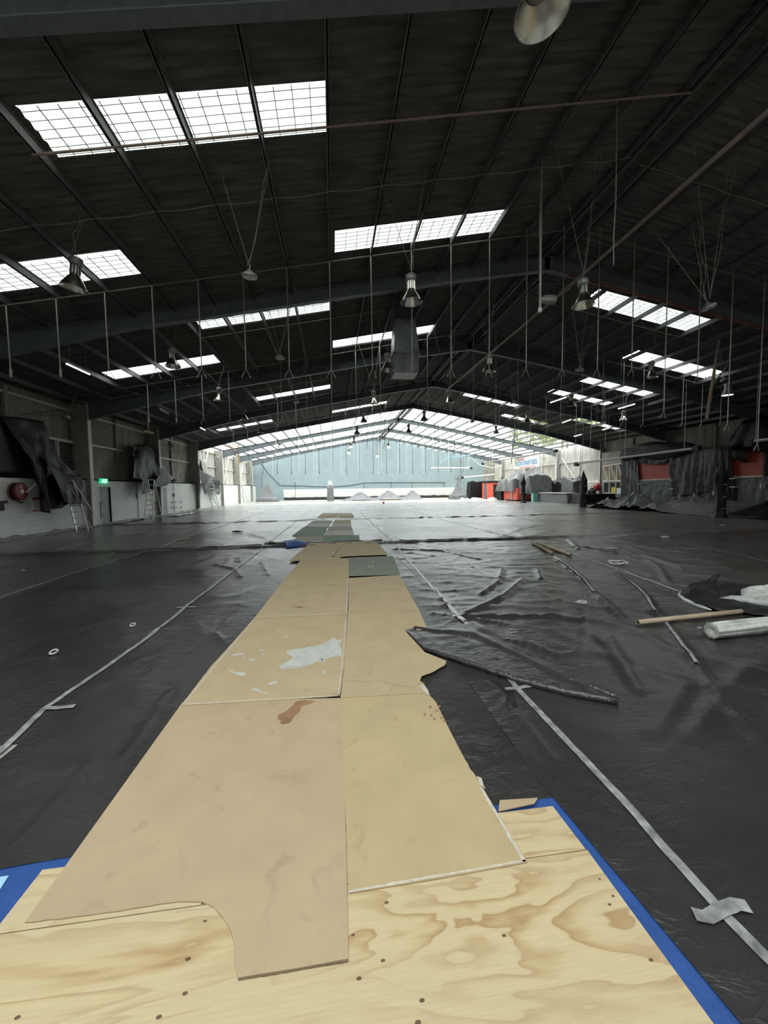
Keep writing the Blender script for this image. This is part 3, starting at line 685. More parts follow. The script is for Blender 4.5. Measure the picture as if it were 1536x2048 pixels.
# near left board with the curved cut-out
e, zt = board(poly_px([(50,1845),(365,1405),(682,1396),(690,1600),(697,1918),(600,1936),(476,1956),(470,1930),(469,1890),(462,1862),(448,1838),(428,1815),(405,1804),(360,1803),(300,1812),(240,1822),(180,1830),(120,1838)]),
   'board_pink', 'large pinkish tan board nearest the camera with a curved piece cut from its corner', ragged=(13,14,15,16,17), amp=.006)
blob(e, zt, ((592,1403),(610,1400),(632,1403),(620,1408),(604,1412),(600,1422),(588,1434),(580,1446),(566,1449),(558,1446),(563,1442),(555,1438),(556,1430),(570,1424),(582,1414)), 'brown_stain', 'brown_stain')
strip_edge(e, zt-.004, [(fl(476,1956,zt).x, fl(476,1956,zt).y), (fl(697,1919,zt).x, fl(697,1919,zt).y)], -.006, 'crack', 'dark_edge', 1, .001)
e, zt = board(poly_px([(682,1396),(853,1384),(872,1405),(900,1462),(930,1520),(958,1567),(1000,1640),(1055,1725),(880,1757),(697,1787),(690,1600)]), 'board_b', 'yellowish board beside the nearest one with pale torn right and lower edges', z=.0225, ragged=(4,5), amp=.01)
c0, c1, c2, c3 = [tuple(fl(*p, zt).to_2d()) for p in ((697,1786),(1052,1723),(965,1575),(940,1535))]
strip_edge(e, zt, [c0, c1], .012, seed=1); strip_edge(e, zt, [c1, c2], .02, seed=4)
blob(e, zt, ((953,1552),(963,1556),(968,1572),(972,1578),(960,1571)), 'torn', 'torn_flake')
for q in ((858,1413),(872,1420),(880,1435),(860,1430),(886,1441),(847,1428),(866,1437),(876,1412)): blob(e, zt, (q,(q[0]+3,q[1]-2),(q[0]+6,q[1]+1),(q[0]+4,q[1]+3),(q[0]+1,q[1]+3)), 'brown_stain', 'mud_spot')
# second pair
e, zt = board(poly_px([(362,1411),(420,1335),(470,1280),(512,1232),(600,1228),(695,1222),(692,1300),(680,1392),(500,1403)], .031), 'board', 'tan board left of the seam with a white paint spill and splashes', z=.0275, ragged=(0,1,6,7,8), amp=.006)
strip_edge(e, zt, [tuple(fl(*p, zt).to_2d()) for p in ((364,1410),(500,1402),(678,1392))], .018, seed=8)
strip_edge(e, zt, [tuple(fl(*p, zt).to_2d()) for p in ((678,1392),(688,1300),(693,1235))], .014, seed=12)
strip_edge(e, zt, [tuple(fl(*p, zt).to_2d()) for p in ((508,1238),(430,1330),(366,1408))], .014, seed=15)
blob(e, zt, ((557,1332),(578,1322),(586,1314),(576,1309),(573,1302),(600,1297),(640,1290),(660,1280),(668,1275),(675,1281),(686,1278),(678,1288),(683,1297),(684,1312),(662,1314),(640,1322),(612,1332),(590,1337),(565,1338)), 'paint_spill', 'white_paint_spill')
for q in (((455,1338),(470,1344),(488,1345),(493,1350),(478,1351),(465,1346)), ((535,1368),(550,1362),(555,1366),(540,1370)), ((502,1380),(512,1375),(520,1382),(545,1390),(530,1387),(512,1382)), ((460,1309),(485,1306),(490,1308),(470,1312)), ((497,1317),(510,1318),(506,1322),(500,1320)), ((645,1340),(652,1342),(650,1349),(645,1346)),
          ((515,1301),(528,1298),(524,1302)), ((485,1312),(494,1316),(488,1317)), ((525,1306),(530,1310),(523,1308)), ((470,1293),(478,1290),(474,1294)), ((566,1273),(577,1272),(572,1275)), ((642,1318),(650,1320),(646,1328))): blob(e, zt, q, 'paint_spill', 'paint_splash')
e, zt = board(poly_px([(696,1222),(838,1220),(848,1243),(855,1258),(812,1264),(850,1305),(893,1322),(890,1330),(862,1346),(844,1352),(840,1362),(848,1368),(858,1386),(681,1396),(692,1300)], .03), 'board', 'tan board with a broken right edge and a crack along its lower end', z=.0275, ragged=(6,7,8,9,10), amp=.012)
strip_edge(e, zt, [tuple(fl(*p, zt).to_2d()) for p in ((690,1362),(740,1364),(760,1362),(785,1370),(825,1375),(845,1364))], .004, 'crack', 'crack', 3, .0004)
strip_edge(e, zt, [tuple(fl(*p, zt).to_2d()) for p in ((785,1370),(780,1385),(762,1392))], .003, 'crack', 'crack', 5, .0004)
blob(e, zt, ((838,1368),(850,1372),(856,1380),(860,1392),(852,1388)), 'torn', 'torn_flake')
e, zt = board(poly_px([(509,1236),(570,1157),(697,1156),(695,1229)], .036), 'board', 'tan board left of the seam with a short slit near its lower edge', z=.033, ragged=(3,), amp=.01)
strip_edge(e, zt, [tuple(fl(*p, zt).to_2d()) for p in ((510,1235),(600,1230),(694,1228))], .02, seed=20); strip_edge(e, zt, [tuple(fl(*p, zt).to_2d()) for p in ((694,1227),(697,1158))], .02, seed=22)
blob(e, zt, ((583,1212),(600,1214),(614,1213),(600,1216)), 'crack', 'slit', .0004)
board(poly_px([(697,1156),(799,1150),(838,1221),(697,1224)], .036), 'board', 'tan board right of the seam just below the grey green one', z=.033)
board(poly_px([(569,1158),(601,1121),(698,1116),(698,1156)], .042), 'board_b', 'tan board left of the grey green one', z=.0385)
e, zt = board(poly_px([(698,1115),(786,1112),(801,1149),(698,1152)], .047), 'board_green', 'grey green board with a small faded stamp, right of the seam', z=.041, th=.008)
for k in range(3):
    for q in (((729+k*7,1130),(733+k*7,1130),(732+k*7,1136),(728+k*7,1136)),): blob(e, zt, q, 'board_olive' if k else 'board_green', 'stamp_letter')
e, zt = board(poly_px([(577,1122),(620,1086),(700,1085),(680,1112),(682,1118)], .049), 'board', 'tan board lying under the peeling one at the first cross roll', z=.044)
e, zt = board(poly_px([(617,1087),(752,1082),(776,1109),(700,1112),(668,1115),(677,1095)], .055), 'board_b', 'tan board with a lifted corner at the first cross roll', z=.050)
strip_edge(e, zt, [tuple(fl(*p, zt).to_2d()) for p in ((668,1114),(676,1096))], .05, seed=31, h=.03)
far = [((580,1084),(598,1071),(650,1070),(645,1084),'board_olive','olive tan board, left one past the first cross roll'),
 ((645,1083),(650,1072),(718,1070),(720,1082),'board_green2','green board, right one past the first cross roll'),
 ((584,1072),(606,1055),(655,1054),(646,1071),'board_green2','mossy green board on the left, second past the roll'),
 ((645,1071),(653,1061),(706,1060),(708,1070),'board_pale','pale grey board on the right above the green one'),
 ((655,1061),(658,1053),(702,1053),(706,1060),'board_olive','olive board on the right above the pale grey one'),
 ((609,1054),(618,1047),(662,1047),(657,1054),'board_pale','pale board on the left below the second cross roll'),
 ((663,1053),(666,1046),(702,1046),(703,1053),'board_pale','whitish board on the right below the second cross roll'),
 ((618,1047),(627,1041),(665,1041),(662,1047),'board_olive','olive board on the left at the second cross roll'),
 ((665,1046),(671,1038),(701,1038),(702,1046),'board_b','orange tan board on the right at the second cross roll'),
 ((627,1041),(640,1031),(676,1031),(670,1040),'board_b','tan board on the left past the second cross roll'),
 ((671,1039),(676,1034),(708,1035),(703,1039),'board_olive','thin olive board on the right past the second cross roll'),
 ((676,1034),(678,1029),(706,1029),(708,1034),'board_b','tan board on the right, last but one of the walkway'),
 ((638,1031),(646,1026),(704,1026),(706,1030),'board','last tan board at the far end of the walkway')]
for i, f in enumerate(far): board(poly_px(f[:4], .03), f[4], f[5], z=.022+.004*(i % 3))
board([(.86,1.93),(1.08,1.95),(1.12,1.985),(.9,2.0)], 'board_pink', 'small offcut of board sticking out beyond the plywood', z=.022)

# ------------------------------------------------------------------ overhead: lamps, rods, pipes
def make_highbay():
    e = empty('high_bay_lamp', (0,0,0))
    part('ballast_housing', MB().lathe([(0,.62),(.10,.62),(.125,.60),(.125,.50),(.10,.47),(0,.47)], 20), M['lamp_body'], e, True)
    nk = MB().lathe([(.07,.48),(.075,.30),(.095,.26)], 16)
    for k in range(10):
        a = 2*PI*k/10; nk.bar((.085*math.cos(a), .085*math.sin(a), .28), (.085*math.cos(a), .085*math.sin(a), .48), .018)
    part('finned_neck', nk, M['alu'], e)
    rf = part('reflector', MB().lathe([(.085,.27),(.10,.25),(.14,.19),(.19,.11),(.235,.03),(.25,0),(.255,-.005),(.25,-.008),(.244,0),(.225,.03),(.18,.11),(.13,.19),(.09,.24)], 36), M['alu'], e, True)
    part('lens', MB().lathe([(0,.20),(.10,.20),(.115,.205),(.09,.235),(0,.235)], 20), M['lamp_glass'], rf, True)
    part('hook', MB().tube([(0,0,.62),(0,0,.68),(.02,0,.70),(.02,0,.73),(-.01,0,.74)], .008, 6), M['lamp_body'], e)
    return e
def wires(e, x, y, z, h=.74, dx=(-.75, .35)):
    top = roof(x)+.03-z
    mb = MB()
    for d in dx: mb.tube([(0,0,h), (d, .05, roof(x+d)+.03-z)], .006, 4)
    pts = []; q = random.uniform(-.2,.3)
    for i in range(9):
        t = i/8; pts.append((dx[1]*t+.05*math.sin(t*9+q*9)*(1-t), -.15*t+.04*math.sin(t*14), h+(top-h)*t))
    mb.tube(pts, .006, 4); w = link_mesh('suspension_wire', mb, M['cable']); w.parent = e
proto = make_highbay()
LAMPS = [(2.02,3.66,6.20,'large and cut by the top edge of the photo'),(-5.38,9.34,6.13,'in front of the left skylight near the left edge'),(1.92,9.26,6.15,'hanging just above the black duct'),
 (6.1,9.0,6.15,'beside the first skylight on the right slope'),(2.1,14.57,6.15,'at the left side of the duct mouth'),(-5.43,14.65,6.12,'in front of the third skylight on the left'),
 (-5.34,19.87,6.1,'third back in the left row'),(-5.3,25.1,6.1,'fourth back in the left row'),(5.9,14.3,6.12,'beside the long brown pipe, right of the duct'),(12.8,14.45,6.1,'under the second skylight on the right slope'),
 (2.16,20.0,6.1,'third back in the middle row behind the duct'),(2.06,25.6,6.1,'fourth back in the middle row'),(5.95,19.6,6.1,'at the far end of the long brown pipe'),(5.9,24.8,6.1,'dark, fourth back in the row right of centre'),
 (1.95,30.8,6.05,'fifth back in the middle row, against the glazed roof'),(12.9,19.9,6.1,'second back in the right row'),(13.1,25.1,6.1,'third back in the right row'),(13.2,30.4,6.1,'fourth back in the right row'),
 (5.95,30.2,6.1,'dark, fifth back in the row right of centre'),(-5.3,30.6,6.1,'fifth back in the left row'),(-5.3,41.2,6.0,'in the left row under the glazed roof'),(2.0,36.2,6.0,'sixth back in the middle row'),(1.95,41.5,6.0,'seventh back in the middle row'),
 (1.95,47.0,5.9,'eighth back in the middle row'),(5.95,41.5,6.0,'under the glazed roof just right of the ridge pole'),(13.1,41.0,6.0,'in the right row under the glazed roof'),(5.95,52,5.9,'farthest in front of the blue wall'),(19.3,24.0,6.1,'above the right hand booths')]
first = True
for i, (x, y, z, w) in enumerate(LAMPS):
    e = proto if first else copy_tree(proto); first = False
    e.location = (x, y, z); rot = (random.uniform(-.06,.06), random.uniform(-.06,.06), 0)
    if i == 0: rot = (-.10, -.10, 0)
    if i == 1: rot = (.05, .16, 0)
    for ch in e.children: ch.rotation_euler = rot
    tag(e, 'high bay lamp with aluminium reflector, %s' % w, 'lamp', 'aluminium high bay lamps'); 
for e_ in [o for o in C.objects if o.name.startswith('high_bay_lamp')]: wires(e_, *e_.location)
# one lit lamp with a deep bell
lit = empty('high_bay_lamp', (19.0,16.8,6.05), 'lit bell shaped lamp glowing white, near the right edge', 'lamp')
part('bell', MB().lathe([(0,.56),(.12,.56),(.14,.52),(.14,.30),(.20,.12),(.24,0),(.235,0),(.19,.12),(.13,.28),(0,.30)], 28, (19.0,16.8,6.05)), M['lamp_body'], lit, True)
part('lit_lens', MB().lathe([(0,.02),(.225,.02),(.225,.015),(0,.012)], 24, (19.0,16.8,6.05)), M['bulb_lit'], lit)
w = link_mesh('suspension_wire', MB().tube([(0,0,.56),(0,0,roof(19)+.03-6.05)], .007, 4), M['cable']); w.parent = lit
# flat round lamps
def make_disc():
    e = empty('round_lamp', (0,0,0))
    part('housing', MB().lathe([(0,.13),(.05,.13),(.06,.09),(.11,.07),(.155,.03),(.16,0),(.15,-.015),(.12,-.02)], 28), M['lamp_body'], e, True)
    part('lens', MB().lathe([(.13,-.018),(.11,-.026),(0,-.028)], 28), M['paper'], e, True)
    part('driver', MB().lathe([(.045,-.03),(.045,-.036),(0,-.037)], 6), M['lamp_body'], e)
    part('hook', MB().tube([(0,0,.13),(0,0,.18),(.02,0,.20),(0,0,.22)], .007, 6), M['alu'], e)
    return e
disc = make_disc(); first = True
for x, y, z, w in [(-1.62,8.62,6.2,'left of centre in front of the first frame'),(-1.68,13.75,6.2,'below the second skylight left of centre'),(9.34,8.8,6.15,'hanging at the upper right, turned edge on'),(9.25,13.8,6.1,'right of the long brown pipe'),(9.3,19.3,6.1,'second back right of the long brown pipe'),(-1.7,20.0,6.1,'third back left of centre'),(9.3,25.2,6.1,'third back right of centre'),(17.0,15.2,6.3,'near the lit bell lamp')]:
    e = disc if first else copy_tree(disc); first = False
    e.location = (x, y, z)
    for ch in e.children: ch.rotation_euler = (.12, .05, 0) if x < 9.3 else (-.15, -.3, 0)
    tag(e, 'flat round lamp, %s' % w, 'lamp', 'flat round lamps'); wires(e, x, y, z, .22, (-.55, .5))
# fluorescent tubes
tg = 'tube lights near the side walls'
for (p, q, on, w) in [((138,730),(175,747),1,'lit, above the left wall drape'),((1239,817),(1267,809),1,'lit, above the truss and office window'),((1105,804),(1128,796),1,'lit, left of the right hand tubes'),((1299,809),(1328,800),0,'unlit, nearest the right edge'),
    ((320,819),(337,828),0,'unlit, above the second drape'),((400,855),(411,861),1,'lit, small, above the third drape'),((1124,846),(1143,839),1,'lit, under the far skylight on the right'),((1202,861),(1223,854),1,'lit, just left of the booth top'),((1148,873),(1163,869),1,'lit, lowest of the tubes at the right'),((1192,851),(1210,846),0,'unlit, between two lit tubes on the right')]:
    a = at(*p, z=6.0); b_ = at(*q, z=6.0); e = empty('tube_light', a.lerp(b_, .5), 'tube light %s' % w, 'tube light', tg)
    d = (b_-a).normalized()*.62; c = a.lerp(b_, .5)
    part('batten', MB().bar(c-d+Vector((0,0,.05)), c+d+Vector((0,0,.05)), .07, .06), M['lamp_body'], e)
    part('tube', MB().tube([c-d*.97, c+d*.97], .022, 8), M['tube_lit'] if on else M['paper'], e)
    part('chain', MB().bar(c-d*.7+Vector((0,0,.05)), (c.x-d.x*.7, c.y-d.y*.7, roof(c.x)+.03), .012).bar(c+d*.7+Vector((0,0,.05)), (c.x+d.x*.7, c.y+d.y*.7, roof(c.x)+.03), .012), M['cable'], e)
# drop rods
ordn = ['first','second','third','fourth','fifth','sixth','seventh','eighth','ninth','tenth','eleventh','twelfth','thirteenth','fourteenth','fifteenth','sixteenth','seventeenth','eighteenth','nineteenth','twentieth','twenty first','twenty second','twenty third','twenty fourth','twenty fifth','twenty sixth','twenty seventh','twenty eighth']
def rod(x, y, zb, label, group, fork=True, r=.017, m='rod'):
    zt = roof(x)+.02
    e = empty('drop_rod', (x, y, zb), label, 'hanging rod', group)
    part('rod', MB().tube([(x,y,zb),(x,y,zt)], r, 6), M[m], e)
    if fork: part('fork', MB().tube([(x-.14,y,zb-.26),(x,y,zb),(x+.12,y+.04,zb-.26)], .013, 5), M[m], e)
    else: part('end_sleeve', MB().tube([(x,y,zb-.22),(x,y,zb)], r*1.9, 6), M[m], e)
    return e
rn = ['nearest','second','third','fourth','fifth','sixth','farthest']
for j, (Y, zb, x0, x1) in enumerate([(12.1, 5.42, -9.2, 21.5), (20.2, 5.3, -9, 22.5), (28.2, 4.9, -4, 24.0), (36.3, 3.4, -9.4, 13.0), (44.6, 4.4, -8, 22), (52.8, 4.3, -6, 20), (59.5, 4.6, -9, 15)]):
    k = 0; x = .03+1.245*math.ceil((x0-.03)/1.245)
    while x < x1:
        skip = (j >= 4 and (k*7+j*3) % 5 < 3) or (j in (1,) and k % 6 == 4) or (j == 2 and k % 5 == 2)
        if not skip:
            zz = zb+.027*x if j == 0 else zb
            if j == 0 and x > 11: zz = [4.3, 5.5, 3.9, 3.2, 5.5, 4.8, 3.7, 4.4, 5.2][int((x-11)/1.245) % 9]
            if j in (4,5,6): zz += random.uniform(-.5, .5)
            rod(x+(random.uniform(-.1,.1) if j > 3 else 0), Y+(random.uniform(-.6,.6) if j > 3 else 0), zz, 'thin grey rod hanging from the roof, %s from the left in the %s row' % (ordn[k], rn[j]), 'drop rods, %s row' % rn[j], fork=(j < 3 and k not in (0,1)), r=.017, m='rod' if j < 4 else 'white_paint')
        k += 1; x += 1.245
# rails and cables across the hall
def across(name, Y, z_off, x0, x1, r, m, label, cat, sag=0, n=None):
    pts = []; x = x0; st = .6
    while x < x1: pts.append((x, Y, roof(x)-z_off-sag*abs(math.sin(PI*(x-.05)/1.245)))); x += .31 if sag else st
    pts.append((x1, Y, roof(x1)-z_off)); return solo(name, MB().tube(pts, r, 6), M[m], label, cat, 'rails and cables across the roof')
across('roof_rail', 7.75, .25, -5.0, 7.6, .022, 'red_brown_pipe', 'brown rail across the nearest skylight', 'rail')
across('roof_rail', 12.1, .25, -12.8, 7.7, .02, 'rail', 'grey rail carrying the nearest rods, left slope', 'rail'); across('roof_rail', 12.1, .25, 8.1, 27.5, .02, 'rail', 'grey rail carrying the nearest rods, right slope', 'rail')
across('roof_rail', 16.0, .25, -4.9, 2.2, .016, 'rail', 'grey rail under the second skylight left of the centre purlin', 'rail')
across('roof_rail', 16.35, .25, 9.0, 17.5, .016, 'rail', 'grey rail under the first skylight of the right slope', 'rail')
across('roof_rail', 20.2, .25, -12.8, 7.7, .02, 'rail', 'grey rail carrying the second row of rods, left slope', 'rail'); across('roof_rail', 20.2, .25, 8.1, 27.5, .02, 'rail', 'grey rail carrying the second row of rods, right slope', 'rail')
across('roof_rail', 24.3, .25, -4.9, -.02, .03, 'red_brown_pipe', 'pinkish rail above the third row of skylights', 'rail')
across('roof_rail', 28.2, .25, -12.8, 7.7, .02, 'rail', 'grey rail carrying the third row of rods, left slope', 'rail'); across('roof_rail', 28.2, .25, 8.1, 27.5, .02, 'rail', 'grey rail carrying the third row of rods, right slope', 'rail')
across('roof_cable', 9.35, .24, -12.6, 7.7, .009, 'cable', 'sagging cable feeding the nearest lamps, left slope', 'cable', .05); across('roof_cable', 9.55, .24, 8.0, 20, .009, 'cable', 'sagging cable feeding the nearest lamps, right slope', 'cable', .05)
across('roof_cable', 14.6, .24, -12.6, 7.7, .009, 'cable', 'sagging cable behind the first frame, left slope', 'cable', .05); across('roof_cable', 20.8, .4, -12.6, -4.8, .011, 'cable', 'drooping cable at the left skylight near the wall', 'cable', .06)
solo('ridge_pipe', MB().tube([(7.6, -15.5, 8.3), (7.6, 5.7, 8.22), (7.6, 12.2, 8.14)], .05, 10).tube([(7.6, 12.2, 8.14), (7.6, 25.6, 8.22)], .045, 10).tube([(7.6, 11.9, 8.14),(7.6,12.4,8.14)], .07, 10), M['red_brown_pipe'], 'long brown pipe running away under the ridge', 'pipe')
solo('sprinkler_main', MB().tube([(8.5, 13.45, 9.32), (27.5, 13.45, roof(27.5)-.75-.05)], .055, 10), M['red_pipe'], 'red pipe along the underside of the nearest right rafter', 'pipe')
# droppers right of centre
p = at(1080, 600, y=9.5); e = empty('drop_pole', (p.x, p.y, p.z), 'thick grey pole right of centre ending at a wire guard', 'hanging pole')
part('pole', MB().tube([(p.x, p.y, p.z-.25), (p.x, p.y, roof(p.x)+.03)], .032, 10), M['rod'], e); part('guard', MB().lathe([(.03,-.02),(.09,.06),(.11,.18),(.11,.36),(.05,.42)], 10, (p.x+.02, p.y, p.z+.02), 'x'), M['lamp_body'], e)
part('plug', MB().tube([(p.x,p.y,p.z-.3),(p.x,p.y,p.z-.2)], .05, 8), M['paper'], e)
p = at(1227, 530, y=8.0); solo('hanging_cable', MB().tube([(p.x, p.y, p.z), (p.x-.01, p.y, p.z+.6), (p.x+.02, p.y, p.z+1.3), (p.x, p.y, roof(p.x)+.03)], .012, 6), M['cable'], 'single loose cable hanging from the ridge at the upper right', 'cable')
p = at(1413, 838, y=16.2); q = at(1430, 733, y=16.2); e = empty('slanted_post', p, 'slanting wooden coloured post with a diagonal brace at the right', 'post')
part('post', MB().bar(p, q, .09, .09), M['card'], e); part('upper_post', MB().bar(q, (q.x+.15, q.y, roof(q.x)+.02), .07, .07), M['rod'], e); part('brace', MB().bar(p.lerp(q, .62), at(1455, 730, y=16.2), .05, .05), M['rod'], e)
# duct
e = empty('air_duct', (2.9, 15.5, 6.2), 'dark square ventilation duct hanging from the roof with a pale open mouth', 'duct')
def frus(a, b): 
    (x0,x1,y0,y1,z0),(X0,X1,Y0,Y1,Z1) = a, b
    return MB().add([(x0,y0,z0),(x1,y0,z0),(x1,y1,z0),(x0,y1,z0),(X0,Y0,Z1),(X1,Y0,Z1),(X1,Y1,Z1),(X0,Y1,Z1)], [(0,1,5,4),(1,2,6,5),(2,3,7,6),(3,0,4,7)])
part('lower_box', frus((2.42,3.36,15.0,15.95,6.2),(2.44,3.38,15.0,15.95,6.95)), M['duct'], e, thick=.01)
part('middle_box', frus((2.42,3.40,15.0,15.95,6.97),(2.50,3.28,15.1,15.85,8.25)), M['duct'], e, thick=.01)
part('upper_box', frus((2.50,3.28,15.1,15.85,8.25),(2.50,3.28,15.35,16.1,9.45)), M['duct'], e, thick=.01)
part('mouth', MB().box(2.44,3.34,15.02,15.93,6.21,6.23), M['duct_mouth'], e); part('flange', MB().box(2.38,3.42,14.97,15.0,6.94,6.99).box(2.38,2.42,14.97,15.98,6.94,6.99).box(3.40,3.44,14.97,15.98,6.94,6.99), M['duct'], e)

# ------------------------------------------------------------------ left wall
def loft(top, bot, n=60, k=24, fold=.07, freq=5, nrm=(1,0,0), seed=0, sag=0):
    def pl(P, u):
        t = u*(len(P)-1); i = min(len(P)-2, int(t)); return P[i].lerp(P[i+1], t-i)
    nv = Vector(nrm)
    def fn(u, v):
        p = pl(top, u).lerp(pl(bot, u), v)
        f = noise.noise((u*freq*1.3+v*1.2+seed, v*.9, seed))*1.2 + .35*noise.noise((u*freq*3+seed-v*2, v*1.8+u*3, seed+3))
        f2 = .35*noise.noise((u*7+seed, v*8, 2))
        q = p+nv*(fold*(f*(.35+.65*v)*1.6+f2)); q.z -= sag*math.sin(PI*u)*(1-v)
        return q
    return MB().grid(fn, n, k)
T = lambda x, ps: [at(*p, x=x) for p in ps]
gd = 'black plastic drapes along the left wall'
e = empty('wall_drape', (-12.3, 18.5, 1.3), 'big black drape nearest on the left wall, falling over a ladder', 'drape', gd)
part('curtain', loft(T(-12.5, [(0,832),(30,834),(60,838),(86,843),(100,878),(118,912),(138,936),(160,952)]), T(-12.05, [(80,948),(82,990),(84,1022),(93,1027),(100,1019),(122,1016),(134,1010),(140,1006)]), 90, 40, .12, 6, seed=2), M['drape'], e, True, .01)
part('side_flap', loft(T(-12.2, [(82,905),(100,925),(130,948),(163,953),(165,958)]), T(-11.75, [(130,1000),(136,1009),(150,1008),(160,1006),(172,1011)]), 40, 24, .06, 4, seed=9), M['drape'], e, True, .01)
part('dark_cover', MB().grid(lambda u, v: (-12.55+.04*noise.noise((u*6,v*6,1)), 13.9+5.2*u, 2.5+(2.25-.1*u)*v), 20, 10), M['black'], e, True, .01)
part('tape_piece', MB().box(-12.0,-11.98,19.02,19.12,1.78,1.80), M['tape_white'], e); 
e = empty('wall_drape', (-12.3, 26.5, 2), 'black drape bunched over the second column, folding over a ladder', 'drape', gd)
part('curtain', loft(T(-12.5, [(268,892),(276,889),(290,890),(304,894),(312,903),(308,907),(322,925),(332,940),(345,954),(352,958)]), T(-11.9, [(266,955),(283,960),(285,987),(290,988),(300,985),(309,978),(320,970),(328,973),(340,966),(351,960)]), 80, 36, .14, 5, seed=5), M['drape'], e, True, .01)
part('grey_underside', loft(T(-11.8, [(311,960),(325,940),(335,942),(340,952)]), T(-11.75, [(308,974),(322,974),(334,970),(342,964)]), 20, 14, .05, 4, seed=3), M['drape_mid'], e, True, .008)
e = empty('wall_drape', (-12.3, 38, 2), 'smaller black drape with a pale patch, by the third column on the left', 'drape', gd)
part('curtain', loft(T(-12.4, [(399,918),(404,925),(405,945),(415,948),(425,952),(434,958),(441,965)]), T(-11.9, [(400,948),(404,975),(410,991),(416,980),(423,966),(432,988),(440,990)]), 50, 26, .12, 4, seed=8), M['drape'], e, True, .01)
part('pale_patch', loft(T(-12.3, [(401,919),(410,922),(414,935)]), T(-12.2, [(404,938),(410,948),(416,946)]), 12, 10, .05, 3, seed=3), M['white_plastic'], e, True, .008)

def ladder(pl, pr_, label, h=2.35, lean=(-.30, .0), back=(.35,.6)):
    e = empty('step_ladder', ((pl.x+pr_.x)/2, (pl.y+pr_.y)/2, 0), label, 'ladder', 'aluminium step ladders along the left wall')
    c = (pl+pr_)/2; tl = Vector((c.x+(pl.x-c.x)*.72+lean[0], c.y+(pl.y-c.y)*.72+lean[1], h)); tr = Vector((c.x+(pr_.x-c.x)*.72+lean[0], c.y+(pr_.y-c.y)*.72+lean[1], h))
    for a, b_ in ((pl, tl), (pr_, tr)): part('stile', MB().bar(a, b_, .035, .07), M['ladder_metal'], e)
    for k in range(1, 8):
        t = k/8; part('step', MB().bar(pl.lerp(tl, t), pr_.lerp(tr, t), .08, .05), M['ladder_metal'], e)
    for a, b_ in ((pl, tl), (pr_, tr)):
        f = Vector((a.x+back[0], a.y+back[1], 0)); part('back_leg', MB().bar(f, b_, .03, .03), M['ladder_metal'], e)
    part('top_cap', MB().bar(tl, tr, .14, .05), M['ladder_metal'], e)
ladder(fl(153,1061), fl(176,1060), 'step ladder half hidden under the nearest left wall drape', lean=(-.42,-.05))
ladder(fl(288,1041), fl(305,1040), 'step ladder under the drape at the second column', lean=(.22,.15), h=2.5)
ladder(fl(425,1020), fl(439,1018), 'step ladder under the third drape, with pale plastic at its feet', lean=(-.35,-.3), h=2.6)
ladder(fl(481,1006), fl(489,1006), 'distant step ladder at the far end of the left wall', lean=(-.2,-.5), h=2.6)

def hose_reel(c, ax, label, m='red', s=1):
    e = empty('fire_hose_reel', c, label, 'hose reel'); R = .36*s
    part('reel', MB().lathe([(.10,-.02),(R*.95,-.02),(R,0),(R,.03),(R*.8,.05),(.1,.06),(0,.06)], 36, c, 'x'), M[m], e, True)
    part('hose', MB().lathe([(R*.8,.0),(R*.93,-.03),(R*.93,-.15),(R*.8,-.18)], 36, c, 'x'), M['black'], e, True)
    part('back_disc', MB().lathe([(0,-.2),(R,-.2),(R,-.17),(.05,-.17)], 36, c, 'x'), M[m], e, True)
    part('hub', MB().lathe([(0,.085),(.07*s,.085),(.085*s,.06)], 14, c, 'x'), M['paper'], e)
    return e
c = at(41, 983, x=-12.38); r_ = hose_reel(tuple(c), 'x', 'dark red fire hose reel with pale hub on the left block wall', 'red_dark')
part('label_patch', MB().box(c.x+.07,c.x+.072,c.y+.2,c.y+.27,c.z-.06,c.z+.03).box(c.x+.07,c.x+.072,c.y-.08,c.y-.03,c.z+.14,c.z+.2), M['paper'], r_)
part('nozzle', MB().tube([(c.x-.05,c.y-.1,c.z-.36),(c.x-.02,c.y,c.z-.45),(c.x,c.y+.12,c.z-.44)], .03, 8), M['black'], r_)
part('guide_arm', MB().bar((c.x+.02,c.y+.33,c.z+.02), (c.x+.15,c.y+1.35,c.z+.72), .05), M['paper'], r_)
# notice
p = at(75, 1008, x=-12.6); e = empty('notice_board', (-12.6, p.y, 1.0), 'fire notice with red bands beside the hose reel', 'notice')
part('plate', MB().box(-12.61,-12.59,p.y-.30,p.y+.32,p.z-.32,p.z+.28), M['white_paint'], e); part('red_band', MB().box(-12.59,-12.585,p.y-.30,p.y+.2,p.z+.18,p.z+.28).box(-12.59,-12.585,p.y-.30,p.y+.32,p.z-.32,p.z-.24), M['red'], e)
part('text_lines', MB().box(-12.59,-12.586,p.y-.24,p.y+.15,p.z+.02,p.z+.04).box(-12.59,-12.586,p.y-.24,p.y+.15,p.z-.06,p.z-.04).box(-12.59,-12.586,p.y-.24,p.y+.15,p.z-.14,p.z-.12), M['lamp_body'], e)
p = at(3, 1012, x=-12.6); solo('wall_bracket', MB().box(-12.62,-12.45,p.y-.3,p.y+.1,p.z+.1,p.z+.2).box(-12.62,-12.5,p.y-.2,p.y,p.z-.18,p.z+.1), M['black'], 'black bracket on the block wall at the left edge', 'bracket')
